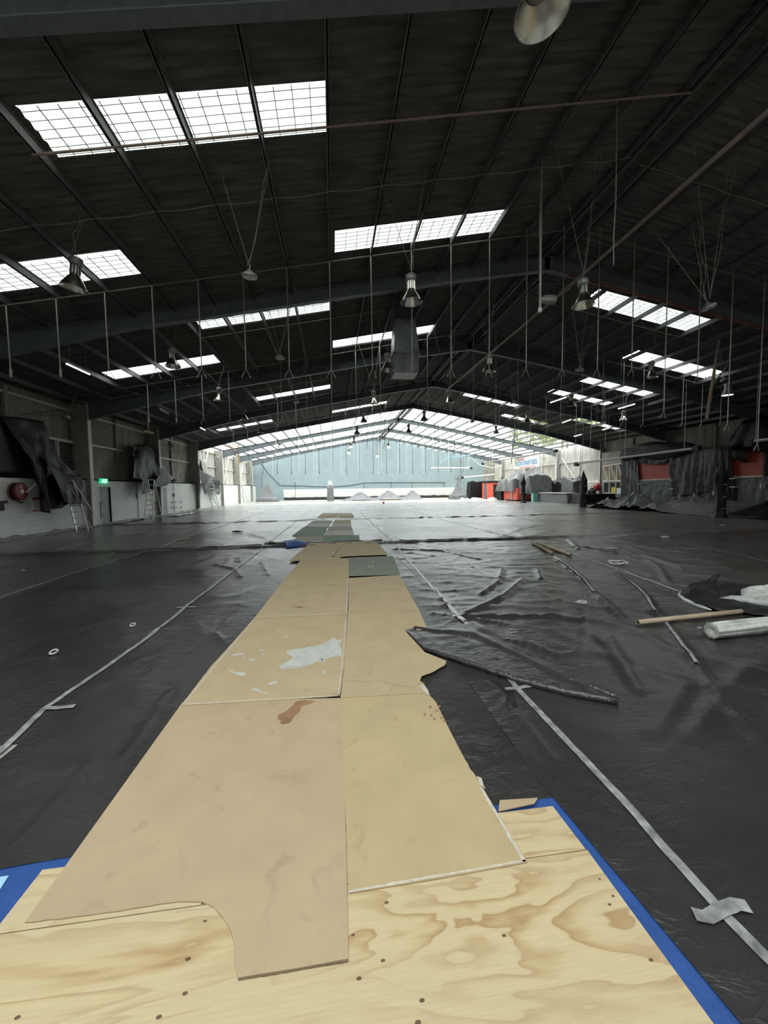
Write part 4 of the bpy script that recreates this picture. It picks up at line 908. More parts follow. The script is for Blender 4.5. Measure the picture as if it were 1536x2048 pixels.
# exit sign
p = at(208, 962, x=-12.55); e = empty('exit_sign', (-12.55, p.y, p.z-.1), 'green lit exit sign above the grey door', 'sign')
part('box', MB().box(-12.62,-12.52,p.y-.34,p.y+.34,p.z-.13,p.z+.13), M['sign_green'], e)
part('doorway_symbol', MB().box(-12.52,-12.515,p.y+.02,p.y+.17,p.z-.10,p.z+.10), M['sign_white'], e)
part('running_figure', MB().box(-12.52,-12.515,p.y-.2,p.y-.1,p.z-.02,p.z+.06).lathe([(0,0),(.025,0),(.025,.006),(0,.006)], 10, (-12.52,p.y-.12,p.z+.09), 'x').bar((-12.517,p.y-.16,p.z),(-12.517,p.y-.06,p.z-.10),.03).bar((-12.517,p.y-.17,p.z),(-12.517,p.y-.25,p.z-.09),.03), M['sign_white'], e)
# louvre, conduits, hooks, floodlights
a, b_ = at(110, 856, x=-13.1), at(151, 920, x=-13.1)
e = empty('louvre_vent', (-13.1, (a.y+b_.y)/2, 2.9), 'grey louvred vent in the cladding behind the nearest drape', 'vent')
lv = MB(); z0, z1 = 2.95, 4.25
for k in range(13): z = z0+(z1-z0)*k/12; lv.add([(-13.1,a.y,z),(-13.1,b_.y,z),(-13.0,b_.y,z-.05),(-13.0,a.y,z-.05)], [(0,1,2,3)])
part('blades', lv, M['louvre'], e, thick=.004); part('frame', MB().box(-13.12,-12.98,a.y-.06,a.y,z0-.1,z1+.06).box(-13.12,-12.98,b_.y,b_.y+.06,z0-.1,z1+.06).box(-13.12,-12.98,a.y,b_.y,z1,z1+.06).box(-13.12,-12.98,a.y,b_.y,z0-.12,z0-.06), M['white_paint'], e)
for (px, y0, y1, lab) in ((273,960,1037,'between the exit door and the second drape'),(346,966,1026,'beside the grey panel past the second column'),(171,956,1000,'beside the nearest column')):
    a = at(px, y0, x=-12.6); zb = max(.15, at(px, y1, x=-12.6).z); e = empty('conduit', (-12.58, a.y, zb), 'vertical grey conduit with a switch box %s' % lab, 'conduit', 'conduits on the left block wall')
    part('pipe', MB().tube([(-12.58,a.y,zb),(-12.58,a.y,a.z)], .02, 6), M['cable'], e); part('switch_box', MB().box(-12.62,-12.5,a.y-.12,a.y+.1,1.35,1.6), M['lamp_body'], e)
for i, (px, py) in enumerate([(342,1003),(350,1003),(360,1003),(343,1017),(351,1016),(361,1016),(310,1005),(310,1019)]):
    c = at(px, py, x=-12.55); s = 1 if i in (0,1,2,6) else -1
    solo('wall_hook', MB().tube([(-12.62,c.y-.14,c.z)]+[(-12.5, c.y+.14*math.cos(PI+PI*t/6), c.z-s*.14*math.sin(PI*t/6)) for t in range(7)]+[(-12.5,c.y+.14,c.z+.02*s)], .016, 5), M['black'], 'small black bent hook on the white block wall, %s' % ['top row left','top row middle','top row right','bottom row left','bottom row middle','bottom row right','upper one behind the ladder','lower one behind the ladder'][i], 'hook', 'bent hooks on the left wall')
for (p, q, lab) in (((133,832),(170,752),'above the nearest drape'),((344,890),(355,862),'between the second and third columns'),((436,915),(447,897),'at the fourth column')):
    a = at(*p, x=-11.9); b_ = at(*q, x=-11.9); e = empty('floodlight', a, 'small floodlight on a slanting arm %s' % lab, 'floodlight', 'floodlights on the left wall')
    part('arm', MB().bar(a, b_, .03).bar(a, (-13.2,a.y,a.z), .03), M['cable'], e); part('head', MB().lathe([(0,0),(.12,.0),(.16,.12),(.08,.2),(0,.2)], 12, tuple(a-Vector((0,0,.15)))), M['lamp_body'], e, True)
    part('wire', MB().tube([a, a+Vector((-.2,-.8,-.05)), a+Vector((-.5,-2.0,0))], .012, 4), M['cable'], e)
a, b_, c_ = at(293,806,x=-11.2), at(296,866,x=-11.2), at(268,815,x=-11.2); e = empty('timber_bracket', b_, 'timber hanger with a short cross block, above the second drape', 'bracket')
part('post', MB().bar(a, b_, .10), M['card'], e); part('brace', MB().bar(c_, b_.lerp(a, .2), .05), M['red_pipe'], e); part('block', MB().bar(at(286,862,x=-11.2), at(305,866,x=-11.2), .12), M['orange_post'], e)
e = empty('timber_bracket', at(478,915,x=-10.8), 'orange timber frame under the glazed roof at the left wall', 'bracket')
part('post', MB().bar(at(477,890,x=-10.8), at(478,930,x=-10.8), .14), M['orange_post'], e); part('brace', MB().bar(at(463,894,x=-10.8), at(478,908,x=-10.8), .12), M['orange_post'], e); part('top', MB().bar(at(455,891,x=-10.8), at(480,889,x=-10.8), .12), M['orange_post'], e)
# catenary wires on the cladding
for i, (ps, lab) in enumerate(([[(186,842),(210,856),(236,838)], 'on the cladding past the nearest column'], [[(322,886),(345,903),(362,904),(378,894)], 'on the cladding past the second column'], [[(40,829),(90,824),(125,820)], 'on the cladding above the nearest drape'])):
    solo('wall_wire', MB().tube(T(-12.9, ps), .015, 4), M['dark_cable'], 'thin dark wire sagging %s' % lab, 'wire', 'wires on the left cladding')

# rumpled plastic edge along the left wall
def edge(u, v):
    y = 13.5+32*u; x = -12.45+.5*v+.25*noise.noise((y*.7,1,1))*v
    return (x, y, .02+.16*max(0, .4+noise.noise((y*1.5, v*3, 4)))*math.sin(PI*min(1,v+.15)))
solo('rumpled_sheet', MB().grid(edge, 200, 8), M['film_far'], 'rumpled grey edge of sheeting along the foot of the left wall', 'plastic sheet', smooth=True)
for i, (px, py, lab) in enumerate(((255,1043,'at the foot of the wall past the nearest column'),(365,1030,'by the third column'))):
    c = fl(px, py); solo('white_film', MB().grid(lambda u, v: (c.x+.3*(u-.5)*3+.2*noise.noise((u*4,v*4,i)), c.y+(v-.5)*4, .04+.12*abs(noise.noise((u*5+i, v*9, 3)))), 16, 30), M['white_plastic'], 'crumpled strip of milky film %s' % lab, 'plastic film', 'strips of milky film on the left', smooth=True)

# ------------------------------------------------------------------ right hand side
# booths: dark partition with red boards, draped in black film
BX = 25.5
bw = empty('booth_wall', (26.8, 24.3, 0), 'long dark booth partition with two red boards showing between black drapes', 'booth')
part('wall', MB().box(BX, 28.0, 16.0, 31.8, 0, 4.05), M['black'], bw)
def rpanel(ps, x=BX-.14, d=.04):
    q = T(x, ps); return MB().add([tuple(p) for p in q]+[(p.x+d, p.y, p.z) for p in q], [(0,1,2,3),(7,6,5,4),(0,4,5,1),(1,5,6,2),(2,6,7,3),(3,7,4,0)])
part('red_board', rpanel([(1268,920),(1342,924),(1342,957),(1277,961)]), M['red_panel'], bw); part('red_board', rpanel([(1457,894),(1530,905),(1528,951),(1462,954)]), M['red_panel'], bw)
part('white_ledge', rpanel([(1276,960),(1345,957),(1345,959),(1276,962)], BX-.22, .1), M['paper'], bw); part('white_ledge', rpanel([(1462,953),(1530,951),(1530,953.5),(1462,955.5)], BX-.22, .1), M['paper'], bw)
gd = 'black drapes over the right hand booths'
def drape(name, tops, bots, label, x0=BX-.12, x1=BX-.12, m='drape', n=60, k=30, fold=.1, freq=6, seed=0, sag=0, g=gd):
    return solo(name, loft(T(x0, tops), T(x1, bots), n, k, fold, freq, (-1,0,0), seed, sag), M[m], label, 'drape', g, smooth=True, thick=.012)
drape('booth_drape', [(1248,905),(1256,903),(1270,915)], [(1252,1004),(1262,1006),(1281,1010)], 'narrow drape at the left end of the booths, beside the office window', fold=.14, freq=3, seed=1, n=30, x0=BX-.25, x1=BX-.3, m='drape_mid')if False else None
drape('booth_drape', [(1250,908),(1262,912),(1275,918)], [(1254,1003),(1266,1006),(1282,1009)], 'narrow drape at the left end of the booths, left of the first red board', fold=.16, freq=3, seed=1, n=34, x0=BX-.3, x1=BX-.35, m='drape_mid')
drape('booth_drape', [(1276,961),(1310,960),(1347,958)], [(1280,1009),(1310,1013),(1350,1010)], 'drape below the left red board with taped corners', fold=.07, freq=5, seed=3, x0=BX-.3, x1=BX-.35, m='drape_mid')
drape('booth_drape', [(1262,912),(1290,908),(1320,906),(1352,904)], [(1268,921),(1290,928),(1315,930),(1348,922)], 'swagged drape hanging over the top of the left red board', fold=.1, freq=5, seed=4, x0=BX-.4, x1=BX-.4, k=14)
drape('booth_drape', [(1340,905),(1375,902),(1410,899),(1458,896)], [(1344,993),(1375,990),(1410,984),(1446,985)], 'wide pleated drape between the two red boards', fold=.17, freq=9, seed=6, n=110, x0=BX-.35, x1=BX-.4, m='drape_mid')
drape('booth_drape', [(1344,988),(1390,986),(1440,980)], [(1346,1012),(1390,1012),(1440,1014)], 'lower skirt drape below the pleated one', fold=.1, freq=6, seed=7, x0=BX-.3, x1=BX-.3, k=14, m='drape_mid')
drape('booth_drape', [(1432,900),(1448,897),(1460,896)], [(1436,1016),(1452,1018),(1470,1018)], 'dark drape behind the right wrapped post', fold=.12, freq=4, seed=8, n=36, x0=BX-.5, x1=BX-.5)
drape('booth_drape', [(1460,956),(1500,954),(1560,950)], [(1462,1020),(1500,1022),(1570,1024)], 'drape below the right red board', fold=.1, freq=6, seed=9, x0=BX-.3, x1=BX-.35, m='drape_mid')
drape('booth_drape', [(1526,905),(1540,903),(1560,900)], [(1526,960),(1540,962),(1570,965)], 'strip of drape right of the right red board at the photo edge', fold=.1, freq=4, seed=10, n=20, x0=BX-.3, x1=BX-.3)
def bundle(c0, c1, rad, label, seed, m='drape', up_=0.0, g=gd, name='plastic_bundle', x=BX-.4, r2=None):
    a, b_ = at(*c0, x=x), at(*c1, x=x); d = b_-a
    def fn(u, v):
        t = 2*PI*v; R = rad*(.35+.65*math.sin(PI*min(1, max(0, u*.94+.03)))**.5)*(1+.35*noise.noise((u*4+seed, math.cos(t)*1.5, math.sin(t)*1.5)))
        p = a+d*u; return (p.x+R*math.cos(t)*.8, p.y, p.z+R*math.sin(t)+up_*math.sin(PI*u))
    return solo(name, MB().grid(fn, 40, 22), M[m], label, 'plastic', g, smooth=True)
bundle((1246,905),(1385,897), .62, 'black plastic bundled along the top of the left booth', 2, 'black')
bundle((1243,912),(1290,900), .55, 'black film gathered at the upper left booth corner', 12, 'drape')
bundle((1470,885),(1570,872), 1.0, 'big bulging black plastic bundle above the right red board', 5, 'drape', .35)
bundle((1470,905),(1497,912), .5, 'black plastic tuft hanging over the right red board', 9, 'black')
for i, (px, py, v) in enumerate([(1279,968,0),(1280,990,0),(1342,978,0),(1342,960,0),(1464,957,0),(1464,974,0),(1521,972,1),(1357,993,1),(1387,991,1),(1426,986,1),(1254,1002,0)]):
    p = at(px, py, x=BX-.62); w = .035 if v else .17
    solo('tape_piece', MB().box(p.x, p.x+.55, p.y-w/1, p.y+w, p.z-(.15 if v else .03), p.z+(.15 if v else .03)), M['tape_white'], 'small pale tape piece on the booth drapes, %s' % ['upper left, below the red board corner','lower left','right of the lower left drape','at the right end of the left ledge','at the left end of the right ledge','lower, below the right red board','slanted, at the far right','on the skirt, left one','on the skirt, middle one','on the skirt, right one','at the bottom left corner'][i], 'tape', 'tape pieces on the booth drapes')
# low covered barriers before the booths
def heap(x0, x1, y0, y1, h, peaks, label, m, seed, name='covered_heap', cat='covered pile', g='low sheeted heaps', front=1.6, s=.1, cat2=None):
    def fn(u, v):
        x = x0+(x1-x0)*u; y = y0+(y1-y0)*v
        ed = sstep(0, front, x-x0)*sstep(0, 1.0, y-y0)*sstep(0, 1.0, y1-y)*sstep(0, .4, x1-x)
        z = h*ed*(.8+.35*noise.noise((x*.5, y*.4, seed)))
        for (px, py, ph, pr2) in peaks:
            d = math.hypot(x-px, y-py); a = math.atan2(y-py, x-px)
            z = max(z, ph*max(0, 1-d/pr2)**1.35*(1+.16*math.sin(a*7+seed)+.08*math.sin(a*13)))
        z += .05*ed*max(0, 1-2*abs(noise.noise((x*.5+y*.3, y*.6, seed+2))))
        return (x, y, .03+z+.015*noise.noise((x*3, y*3, seed)))
    return solo(name, MB().grid(fn, int((x1-x0)/s), int((y1-y0)/s)), M[m], label, cat, g, smooth=True)
heap(20.2, 25.2, 24.4, 29.9, .62, [(20.9,27.3,.75,1.7),(22.4,26.5,1.0,2.8),(20.6,24.8,.55,1.2)], 'low grey sheeted heap with a pointed peak, left one before the booths', 'drape_grey', 3)
heap(20.3, 25.2, 18.6, 24.6, .66, [(22.8,22.2,.95,3.0),(20.9,22.9,.65,1.3)], 'low sheeted heap between the two wrapped posts, middle one before the booths', 'drape_grey', 5)
heap(20.6, 25.2, 12.6, 18.2, .62, [(22.5,17.2,.85,2.6)], 'low dark sheeted heap right of the right wrapped post', 'drape', 8)
def wrapped(x, y, h, label, s, r=.22):
    def fn(u, v):
        t = 2*PI*u; z = h*v; R = r*(1.0-.15*v+.3*noise.noise((math.cos(t)+s, math.sin(t), z*1.6)))*(1 if v < .78 else max(.12, 1-(v-.78)/.22*.9))
        R *= 1+.5*math.exp(-((v-.72)/.08)**2)*.6+.5*math.exp(-(v/.05)**2)
        return (x+R*math.cos(t)+.05*math.sin(z*2+s), y+R*math.sin(t), z)
    e = empty('wrapped_post', (x, y, 0), label, 'post', 'posts wrapped in black film')
    part('wrap', MB().grid(fn, 24, 40), M['black'], e, True); part('top_tuft', MB().tube([(x,y,h-.15),(x+.02,y,h+.12)], [.05,.015], 6), M['black'], e)
    if r > .2:
        for z in (.5, 1.1, 1.75): part('tape_band', MB().bar((x-.12,y-r*1.1,z),(x+.02,y-r*1.1,z),.02,.035), M['tape_white'], e)
    return e
wrapped(20.25, 18.05, 3.0, 'tall post wrapped in black film, nearest the camera at the right', 1, .24); wrapped(20.3, 29.5, 2.95, 'wrapped black post in front of the office window', 4, .26); wrapped(20.3, 39.6, 3.0, 'slim wrapped black post farthest back, below the banner', 7, .24)
# long boom bars
gb = 'long grey bars hanging at the right'
for (a, b_, lab) in (((20.6,19.75,3.83),(20.6,31.0,3.66),'long grey bar hanging in front of the booths'), ((20.6,34.0,5.05),(20.6,52,5.05),'long grey bar passing in front of the banner'), ((20.6,12.5,3.9),(20.6,17.1,3.85),'long grey bar at the right edge of the photo')):
    e = empty('boom_bar', Vector(a).lerp(Vector(b_), .5), lab, 'bar', gb); part('bar', MB().tube([a, b_], .075, 10), M['rod'], e); part('end_bracket', MB().box(a[0]-.12,a[0]+.12,a[1]-.1,a[1]+.3,a[2]-.15,a[2]+.12), M['black'], e); part('end_bracket', MB().box(b_[0]-.12,b_[0]+.12,b_[1]-.3,b_[1]+.1,b_[2]-.22,b_[2]+.1), M['black'], e)
    for t in (.08, .5, .92):
        p = Vector(a).lerp(Vector(b_), t); part('hanger', MB().bar(p, (p.x, p.y, roof(p.x)+.02), .02), M['rod'], e)
# office window and truss
ow = empty('window_90', (28.0, 35, 1), kind='structure')
WY0, WY1 = at(1250, 970, x=28).y, at(1208, 970, x=28).y; z0, z1 = 1.05, 2.05
part('frame', MB().box(27.9,28.1,WY0-.6,WY1,z1,z1+.22).box(27.9,28.1,WY0-.6,WY1,z0-.16,z0), M['white_paint'], ow)
part('glass', MB().box(28.0,28.05,WY0-.6,WY1,z0,z1), M['glass_dark'], ow)
for px in (1207,1219,1232,1246):
    y = at(px, 970, x=27.9).y; part('mullion', MB().box(27.86,28.06,y-.05,y+.05,z0,z1), M['white_paint'], ow)
part('backing', MB().box(28.1,28.3,WY0-.9,37.9,0,5.2), M['cladding'], ow)
p = at(1227,980,x=27.85); solo('yellow_notice', MB().box(27.84,27.86,p.y-.3,p.y+.3,p.z-.28,p.z+.28), M['yellow'], 'yellow warning notice in the office window, lower one', 'notice', 'notices in the office window')
p = at(1244,968,x=27.85); solo('yellow_notice', MB().box(27.84,27.86,p.y-.22,p.y+.22,p.z-.18,p.z+.18), M['yellow'], 'yellow sticker high in the office window', 'notice', 'notices in the office window')
p = at(1240,981,x=27.85); solo('paper_notice', MB().box(27.84,27.86,p.y-.45,p.y+.45,p.z-.28,p.z+.26), M['paper'], 'white paper sheets in the right pane of the office window', 'notice', 'notices in the office window')
tr = empty('roof_truss', (27.8, 35, 2.6), 'white zigzag timber truss above the office window', 'truss')
X = 27.75
part('backboard', MB().box(27.95,28.08,at(1252,940,x=28).y,at(1207,940,x=28).y,2.35,3.95), M['card'], tr)
for a, b_ in [((1206,933),(1248,926)),((1206,961),(1252,961))]: part('chord', MB().bar(at(*a,x=X), at(*b_,x=X), .12), M['white_paint'], tr)
for a, b_ in [((1208,934),(1217,960)),((1220,932),(1220,960)),((1222,931),(1232,960)),((1234,929),(1234,960)),((1236,929),(1247,960)),((1249,930),(1249,960))]: part('web_member', MB().bar(at(*a,x=X), at(*b_,x=X), .10), M['white_paint'], tr)
solo('white_rail', MB().bar(at(1212,996,x=27.3), at(1250,998,x=27.3), .1), M['white_paint'], 'white rail below the office window', 'rail')
hr = hose_reel(tuple(at(1196,974,x=28.0)+Vector((-.05,0,0))), 'x', 'bright red fire hose reel on the pale wall left of the office window', s=1.1)
c = at(1196,974,x=28.0); part('front_disc', MB().lathe([(0,-.22),(.38,-.22),(.40,-.2),(.40,-.1),(0,-.1)], 30, (c.x,c.y,c.z), 'x'), M['red'], hr, True); part('hose_tail', MB().tube([(c.x-.2,c.y,c.z-.4),(c.x-.2,c.y+.1,c.z-.6),(c.x-.2,c.y-.1,c.z-.9)], .05, 6), M['black'], hr)
# banner
def text(body, size, mat_, parent, loc, depth=.01):
    cu = bpy.data.curves.new('lettering', 'FONT'); cu.body = body; cu.size = size; cu.extrude = depth; cu.align_x = 'CENTER'; cu.align_y = 'CENTER'
    t = bpy.data.objects.new('tmp', cu); C.objects.link(t); dg = bpy.context.evaluated_depsgraph_get(); me = bpy.data.meshes.new_from_object(t.evaluated_get(dg))
    bpy.data.objects.remove(t); me.materials.clear(); me.materials.append(mat_); o = bpy.data.objects.new('lettering', me); C.objects.link(o)
    o.parent = parent; o.location = loc; return o
BNX = 26.8; q0, q1 = at(1028,927,x=BNX), at(1078,925,x=BNX)
bn_ = empty('banner', (BNX, (q0.y+q1.y)/2, 4.2), 'white party banner with blue and red lettering hung on the far right wall', 'banner')
zt0, zb0, zt1, zb1 = at(1028,917,x=BNX).z, at(1028,938,x=BNX).z, at(1078,911,x=BNX).z, at(1078,935,x=BNX).z; zt, zb = (zt0+zt1)/2, (zb0+zb1)/2; L_ = q0.y-q1.y
part('sheet', MB().box(BNX, BNX+.03, q1.y, q0.y, zb, zt), M['paper'], bn_)
for (body, size, mm, dy, dz) in (('KIDS PARTIES', .92, 'blue_letter', 0, -.05), ('AWESOME', .42, 'red_letter', L_*.22, .52), ('UNLIMITED FUN', .26, 'red_letter', -L_*.05, -.62)):
    t = text(body, size, M[mm], bn_, (-.02, dy, (zt+zb)/2+dz-4.2)); t.rotation_euler = (PI/2, 0, -PI/2)
    me = t.data; xs_ = [v.co.x for v in me.vertices]; w = max(xs_)-min(xs_); want = L_*(.86 if size > .8 else .3 if size > .3 else .6); t.scale = (want/w, 1, 1)
part('balloon', MB().lathe([(0,-.03),(.28,-.02),(.30,0),(0,0)], 16, (BNX-.0, q0.y-.45, zt-.4), 'x'), M['lime'], bn_)
part('rope', MB().tube([(BNX,q0.y,zt),(BNX+.3,q0.y+.3,5.3),(XR-.1,q0.y+1,5.6)], .02, 4).tube([(BNX,q1.y,zt),(BNX+.3,q1.y-.2,5.3),(XR-.1,q1.y-.5,5.6)], .02, 4), M['cable'], bn_)

# far right clutter
def cover(x0, x1, y0, y1, h, label, m, seed, fold=.10, cat='covered item', g='sheeted things in the far right corner', name='sheeted_item', peak=None, z0=0, topn=.12):
    """a film draped over a box: sides hang in folds, the top sags or peaks"""
    mb = MB(); P = []; n = 20
    per = [(x0,y1),(x0,y0),(x1,y0),(x1,y1),(x0,y1)]
    def ring(t):
        k = t*4; i = min(3, int(k)); f = k-i; a, b_ = per[i], per[i+1]; return a[0]+(b_[0]-a[0])*f, a[1]+(b_[1]-a[1])*f
    cx, cy = (x0+x1)/2, (y0+y1)/2
    def fn(u, v):
        x, y = ring(u)
        if v < .7:
            vv = v/.7; f = 1+fold*(noise.noise((u*22+seed, vv*.8, seed)))*(1.3-vv)+.10*(1-vv)
            px = cx+(x-cx)*f; py = cy+(y-cy)*f; top = h*(1+topn*noise.noise((x*.9+seed, y*.9, 1)))
            return (px, py, z0+(top-z0)*vv)
        vv = (v-.7)/.3; top = h*(1+topn*noise.noise((x*.9+seed, y*.9, 1))); hc = peak or h*.97
        return (cx+(x-cx)*(1-vv), cy+(y-cy)*(1-vv), top+(hc-top)*vv**(1.6 if peak else .7))
    return solo(name, mb.grid(fn, 64, 26), M[m], label, cat, g, smooth=True)
cover(20.2,22.3,55.6,57,2.55,'black draped box shape in front of the blue wall, leftmost of the far right clutter','drape',1)
cover(21.6,22.5,52.8,53.8,2.4,'grey draped figure like item beside the red booth','drape_grey',2,peak=3.25)
e = empty('red_booth', (23, 53, 0), 'red booth with a black doorway in the far corner', 'booth')
part('wall', MB().box(21.6,25.0,52.6,54.6,0,2.35), M['red_far'], e); part('doorway', MB().box(22.45,23.1,52.56,52.6,0,2.1), M['black'], e); part('top_rail', MB().box(21.5,25.1,52.5,54.6,2.35,2.6), M['black'], e); part('knob', MB().lathe([(0,0),(.07,0),(.07,.05),(0,.05)], 10, (22.3,52.5,1.5)), M['paper'], e)
cover(21.2,21.9,44.9,49.0,1.6,'dark film bunched beside the red panelled counter','black',4)if False else None
e = empty('red_counter', (23, 46, 0), 'low red panelled counter with dark posts, half draped', 'booth')
part('wall', MB().box(21.7,24.6,43.9,47.6,0,1.6), M['red_far'], e); part('dark_post', MB().box(21.66,21.7,45.1,45.6,0,1.6), M['lamp_body'], e); part('plinth', MB().box(21.6,24.6,43.86,47.6,0,.18), M['black'], e)
cover(21.4,24.9,44.4,48.4,2.5,'grey film hanging in points over the red counter','drape_grey',6,peak=3.9,z0=1.2,fold=.2,topn=.3)
cover(21.35,22.2,47.6,48.9,2.1,'dark film column between the red booth and the red counter','drape',7,peak=3.2)
cover(22.2,24.9,42.0,44.2,3.0,'tent shaped grey film rising to a point under the banner','drape_grey',8,peak=4.1,z0=.9,fold=.22,topn=.2)
solo('teal_cabinet', MB().box(22.3,22.9,41.2,41.7,0,.95), M['teal'], 'small teal cabinet end below the tent shaped film', 'cabinet')
cover(23.0,24.2,36.0,41.0,.95,'long low counter draped in grey film','drape_grey',9,fold=.06,topn=.02)
solo('counter_top', MB().box(22.85,24.3,35.9,41.1,1.0,1.06), M['white_paint'], 'pale top edge of the long draped counter', 'counter top')
cover(23.2,26.6,33.9,35.4,.98,'low counter draped in black film before the hose reel','black',10,fold=.05,topn=.02)
cover(25.0,26.6,39.8,42.4,2.3,'dark grey sheeted pile behind the long counter, left one','drape',11,z0=.9,topn=.35); cover(25.0,26.2,38.0,39.9,2.5,'light grey rumpled sheeted pile behind the long counter','drape_grey',12,z0=.6,topn=.35,fold=.2)
e = empty('sign_cabinet', (25.6, 36.9, .9), 'light blue and white cabinet with a red header', 'cabinet')
a, b_ = at(1125,975,x=25.4), at(1137,975,x=25.4); z1_ = at(1130,968,x=25.4).z
body = part('body', MB().box(25.4,26.0,b_.y,a.y,0,z1_), M['light_blue'], e); part('header', MB().box(25.35,26.0,b_.y-.05,a.y+.05,z1_,z1_+.12), M['red'], e)
for k in (.27, .73): y = b_.y+(a.y-b_.y)*k; part('pane', MB().box(25.34,25.4,y-.13,y+.13,1.1,z1_-.1), M['paper'], body)
cover(25.6,26.1,at(1166,975,x=25.9).y,at(1139,975,x=25.6).y,1.75,'grey film stretched beside the light blue cabinet','drape_grey',14,fold=.1)
cover(26.2,26.6,at(1189,975,x=26.4).y,at(1175,975,x=26.2).y,1.35,'small black covered item left of the bright red hose reel','black',15,peak=1.6)
cover(26.4,27.4,32.0,33.6,.6,'dark covered seat below the office window','drape',16,topn=.25)
# far wall things
cover(-11.0,-8.2,58.6,60.6,.5,'tall tent of silvery film at the left end of the blue wall','drape_grey',20,peak=2.9,fold=.15)
e = cover(-.85,.05,57.2,58.0,2.15,'grey draped column in front of the middle of the blue wall','drape_grey',21,peak=2.4)
solo('storage_box', MB().lathe([(.28,0),(.3,.3),(.22,.62),(.0,.65)], 12, (-.4,57.6,2.3)), M['paper'], 'white box on top of the draped column by the blue wall', 'box', smooth=True)
heap(1.4, 13.2, 56.5, 60.5, .35, [(4.0,58.5,1.15,2.6),(8.3,58.5,1.25,2.8),(12.0,58.5,1.3,2.0)], 'row of three low peaks of grey film before the blue wall', 'drape_grey', 22, front=.6, s=.16)
solo('skirting_sheet', MB().grid(lambda u, v: (-8.0+29*u, 65.2+.5*v, .03+.42*math.sin(PI*min(1, v*.9+.1))*(1+.2*noise.noise((u*40, v, 3)))), 120, 6), M['black'], 'black film rolled along the foot of the blue wall', 'plastic sheet', smooth=True)
e = empty('pedestal_fan', (18.0, 54.6, 0), 'round pedestal fan above its sheeted stand', 'fan')
c = (17.9, 54.5, 3.0)
gd_ = MB()
for k in range(20): a = 2*PI*k/20; gd_.bar((c[0]+.05*math.cos(a), c[1], c[2]+.05*math.sin(a)), (c[0]+.48*math.cos(a), c[1]-.02, c[2]+.48*math.sin(a)), .015)
part('guard', gd_.tube([(c[0]+.48*math.cos(2*PI*k/24), c[1], c[2]+.48*math.sin(2*PI*k/24)) for k in range(25)], .02, 5, False), M['lamp_body'], e)
bl = MB()
for k in range(4):
    a = 2*PI*k/4; bl.add([(c[0],c[1]+.05,c[2]),(c[0]+.4*math.cos(a-.3),c[1]+.08,c[2]+.4*math.sin(a-.3)),(c[0]+.4*math.cos(a+.3),c[1]+.02,c[2]+.4*math.sin(a+.3))], [(0,1,2)])
part('blade', bl, M['cable'], e, thick=.01); part('motor', MB().lathe([(0,0),(.14,.0),(.14,.25),(0,.28)], 12, (c[0],c[1]+.08,c[2]), 'y'), M['lamp_body'], e); part('pole', MB().tube([(18,54.7,0),(18,54.7,2.9)], .05, 8), M['lamp_body'], e)
cover(16.9,19.0,53.9,55.6,.6,'silvery film draped to a point around the fan stand','drape_grey',24,peak=2.6,fold=.15)
for i in range(5):
    cx, cy = [(17.5,50.5),(19.2,50),(20.8,49),(22.4,46.8),(18.3,48.5)][i]
    solo('crumpled_film', MB().grid(lambda u, v: (cx+1.7*(u-.5)+.2*noise.noise((u*5,v*5,i)), cy+1.0*(v-.5), .04+.38*max(0, .35+noise.noise((u*4+i*3, v*4, 2)))*math.sin(PI*u)*math.sin(PI*v)*1.6), 22, 14), M['far_rubbish'], 'pale crumpled film on the floor near the fan, %s' % ['left one','second from left','middle right one','rightmost','nearest the camera'][i], 'plastic film', 'crumpled pale film near the fan', smooth=True)
# bars and cable before the blue wall
for (a, b_, lab) in (((12.78,50,4.33),(18.22,50,4.30),'horizontal white bar hanging before the blue wall'), ((17.05,50,3.05),(21.43,50,3.41),'slightly tilted white bar lower down before the blue wall')):
    e = empty('hanging_bar', Vector(a).lerp(Vector(b_), .5), lab, 'bar', 'white bars before the blue wall'); part('bar', MB().tube([a, b_], .10, 10), M['paper'], e); part('end_cap', MB().box((b_ if a[0] < 15 else a)[0]-.15,(b_ if a[0] < 15 else a)[0]+.15,49.85,50.15,(b_ if a[0] < 15 else a)[2]-.15,(b_ if a[0] < 15 else a)[2]+.1), M['black'], e)
    for t in (.05, .95): p = Vector(a).lerp(Vector(b_), t); part('hanger', MB().bar(p, (p.x, p.y, roof(p.x)+.02), .03), M['paper'], e)
Tq = lambda ps, y: [at(*p, y=y) for p in ps]
solo('blue_arm', MB().tube(Tq([(880,927),(893,916),(925,912),(945,909)], 51), .07, 6).tube([at(912,914,y=51), (at(912,914,y=51).x, 51, roof(at(912,914,y=51).x)+.02)], .03, 5), M['light_blue'], 'light blue bent arm under the glazed roof, right of centre', 'arm')
solo('wall_cable', MB().tube(Tq([(522,927),(535,945),(560,971),(600,972),(660,974),(700,971),(728,966),(780,965),(890,965)], YF-.05), .05, 5), M['dark_cable'], 'dark cable drooping across the blue wall', 'cable')
solo('wall_cable', MB().tube(Tq([(945,918),(960,930),(985,936),(1005,931)], 60), .05, 5), M['paper'], 'pale cable sagging under the far right rafters', 'cable')
for i, px in enumerate((524,590,728,782,824,888)): 
    a = at(px, 965, y=YF-.05); solo('wall_conduit', MB().tube([(a.x, YF-.05, .4 if i in (1,) else 1.8), (a.x, YF-.05, 5.2 if i == 0 else a.z)], .035, 5), M['dark_cable'] if i else M['cable'], 'thin vertical conduit on the blue wall, %s from the left' % ordn[i], 'conduit', 'conduits on the blue wall')
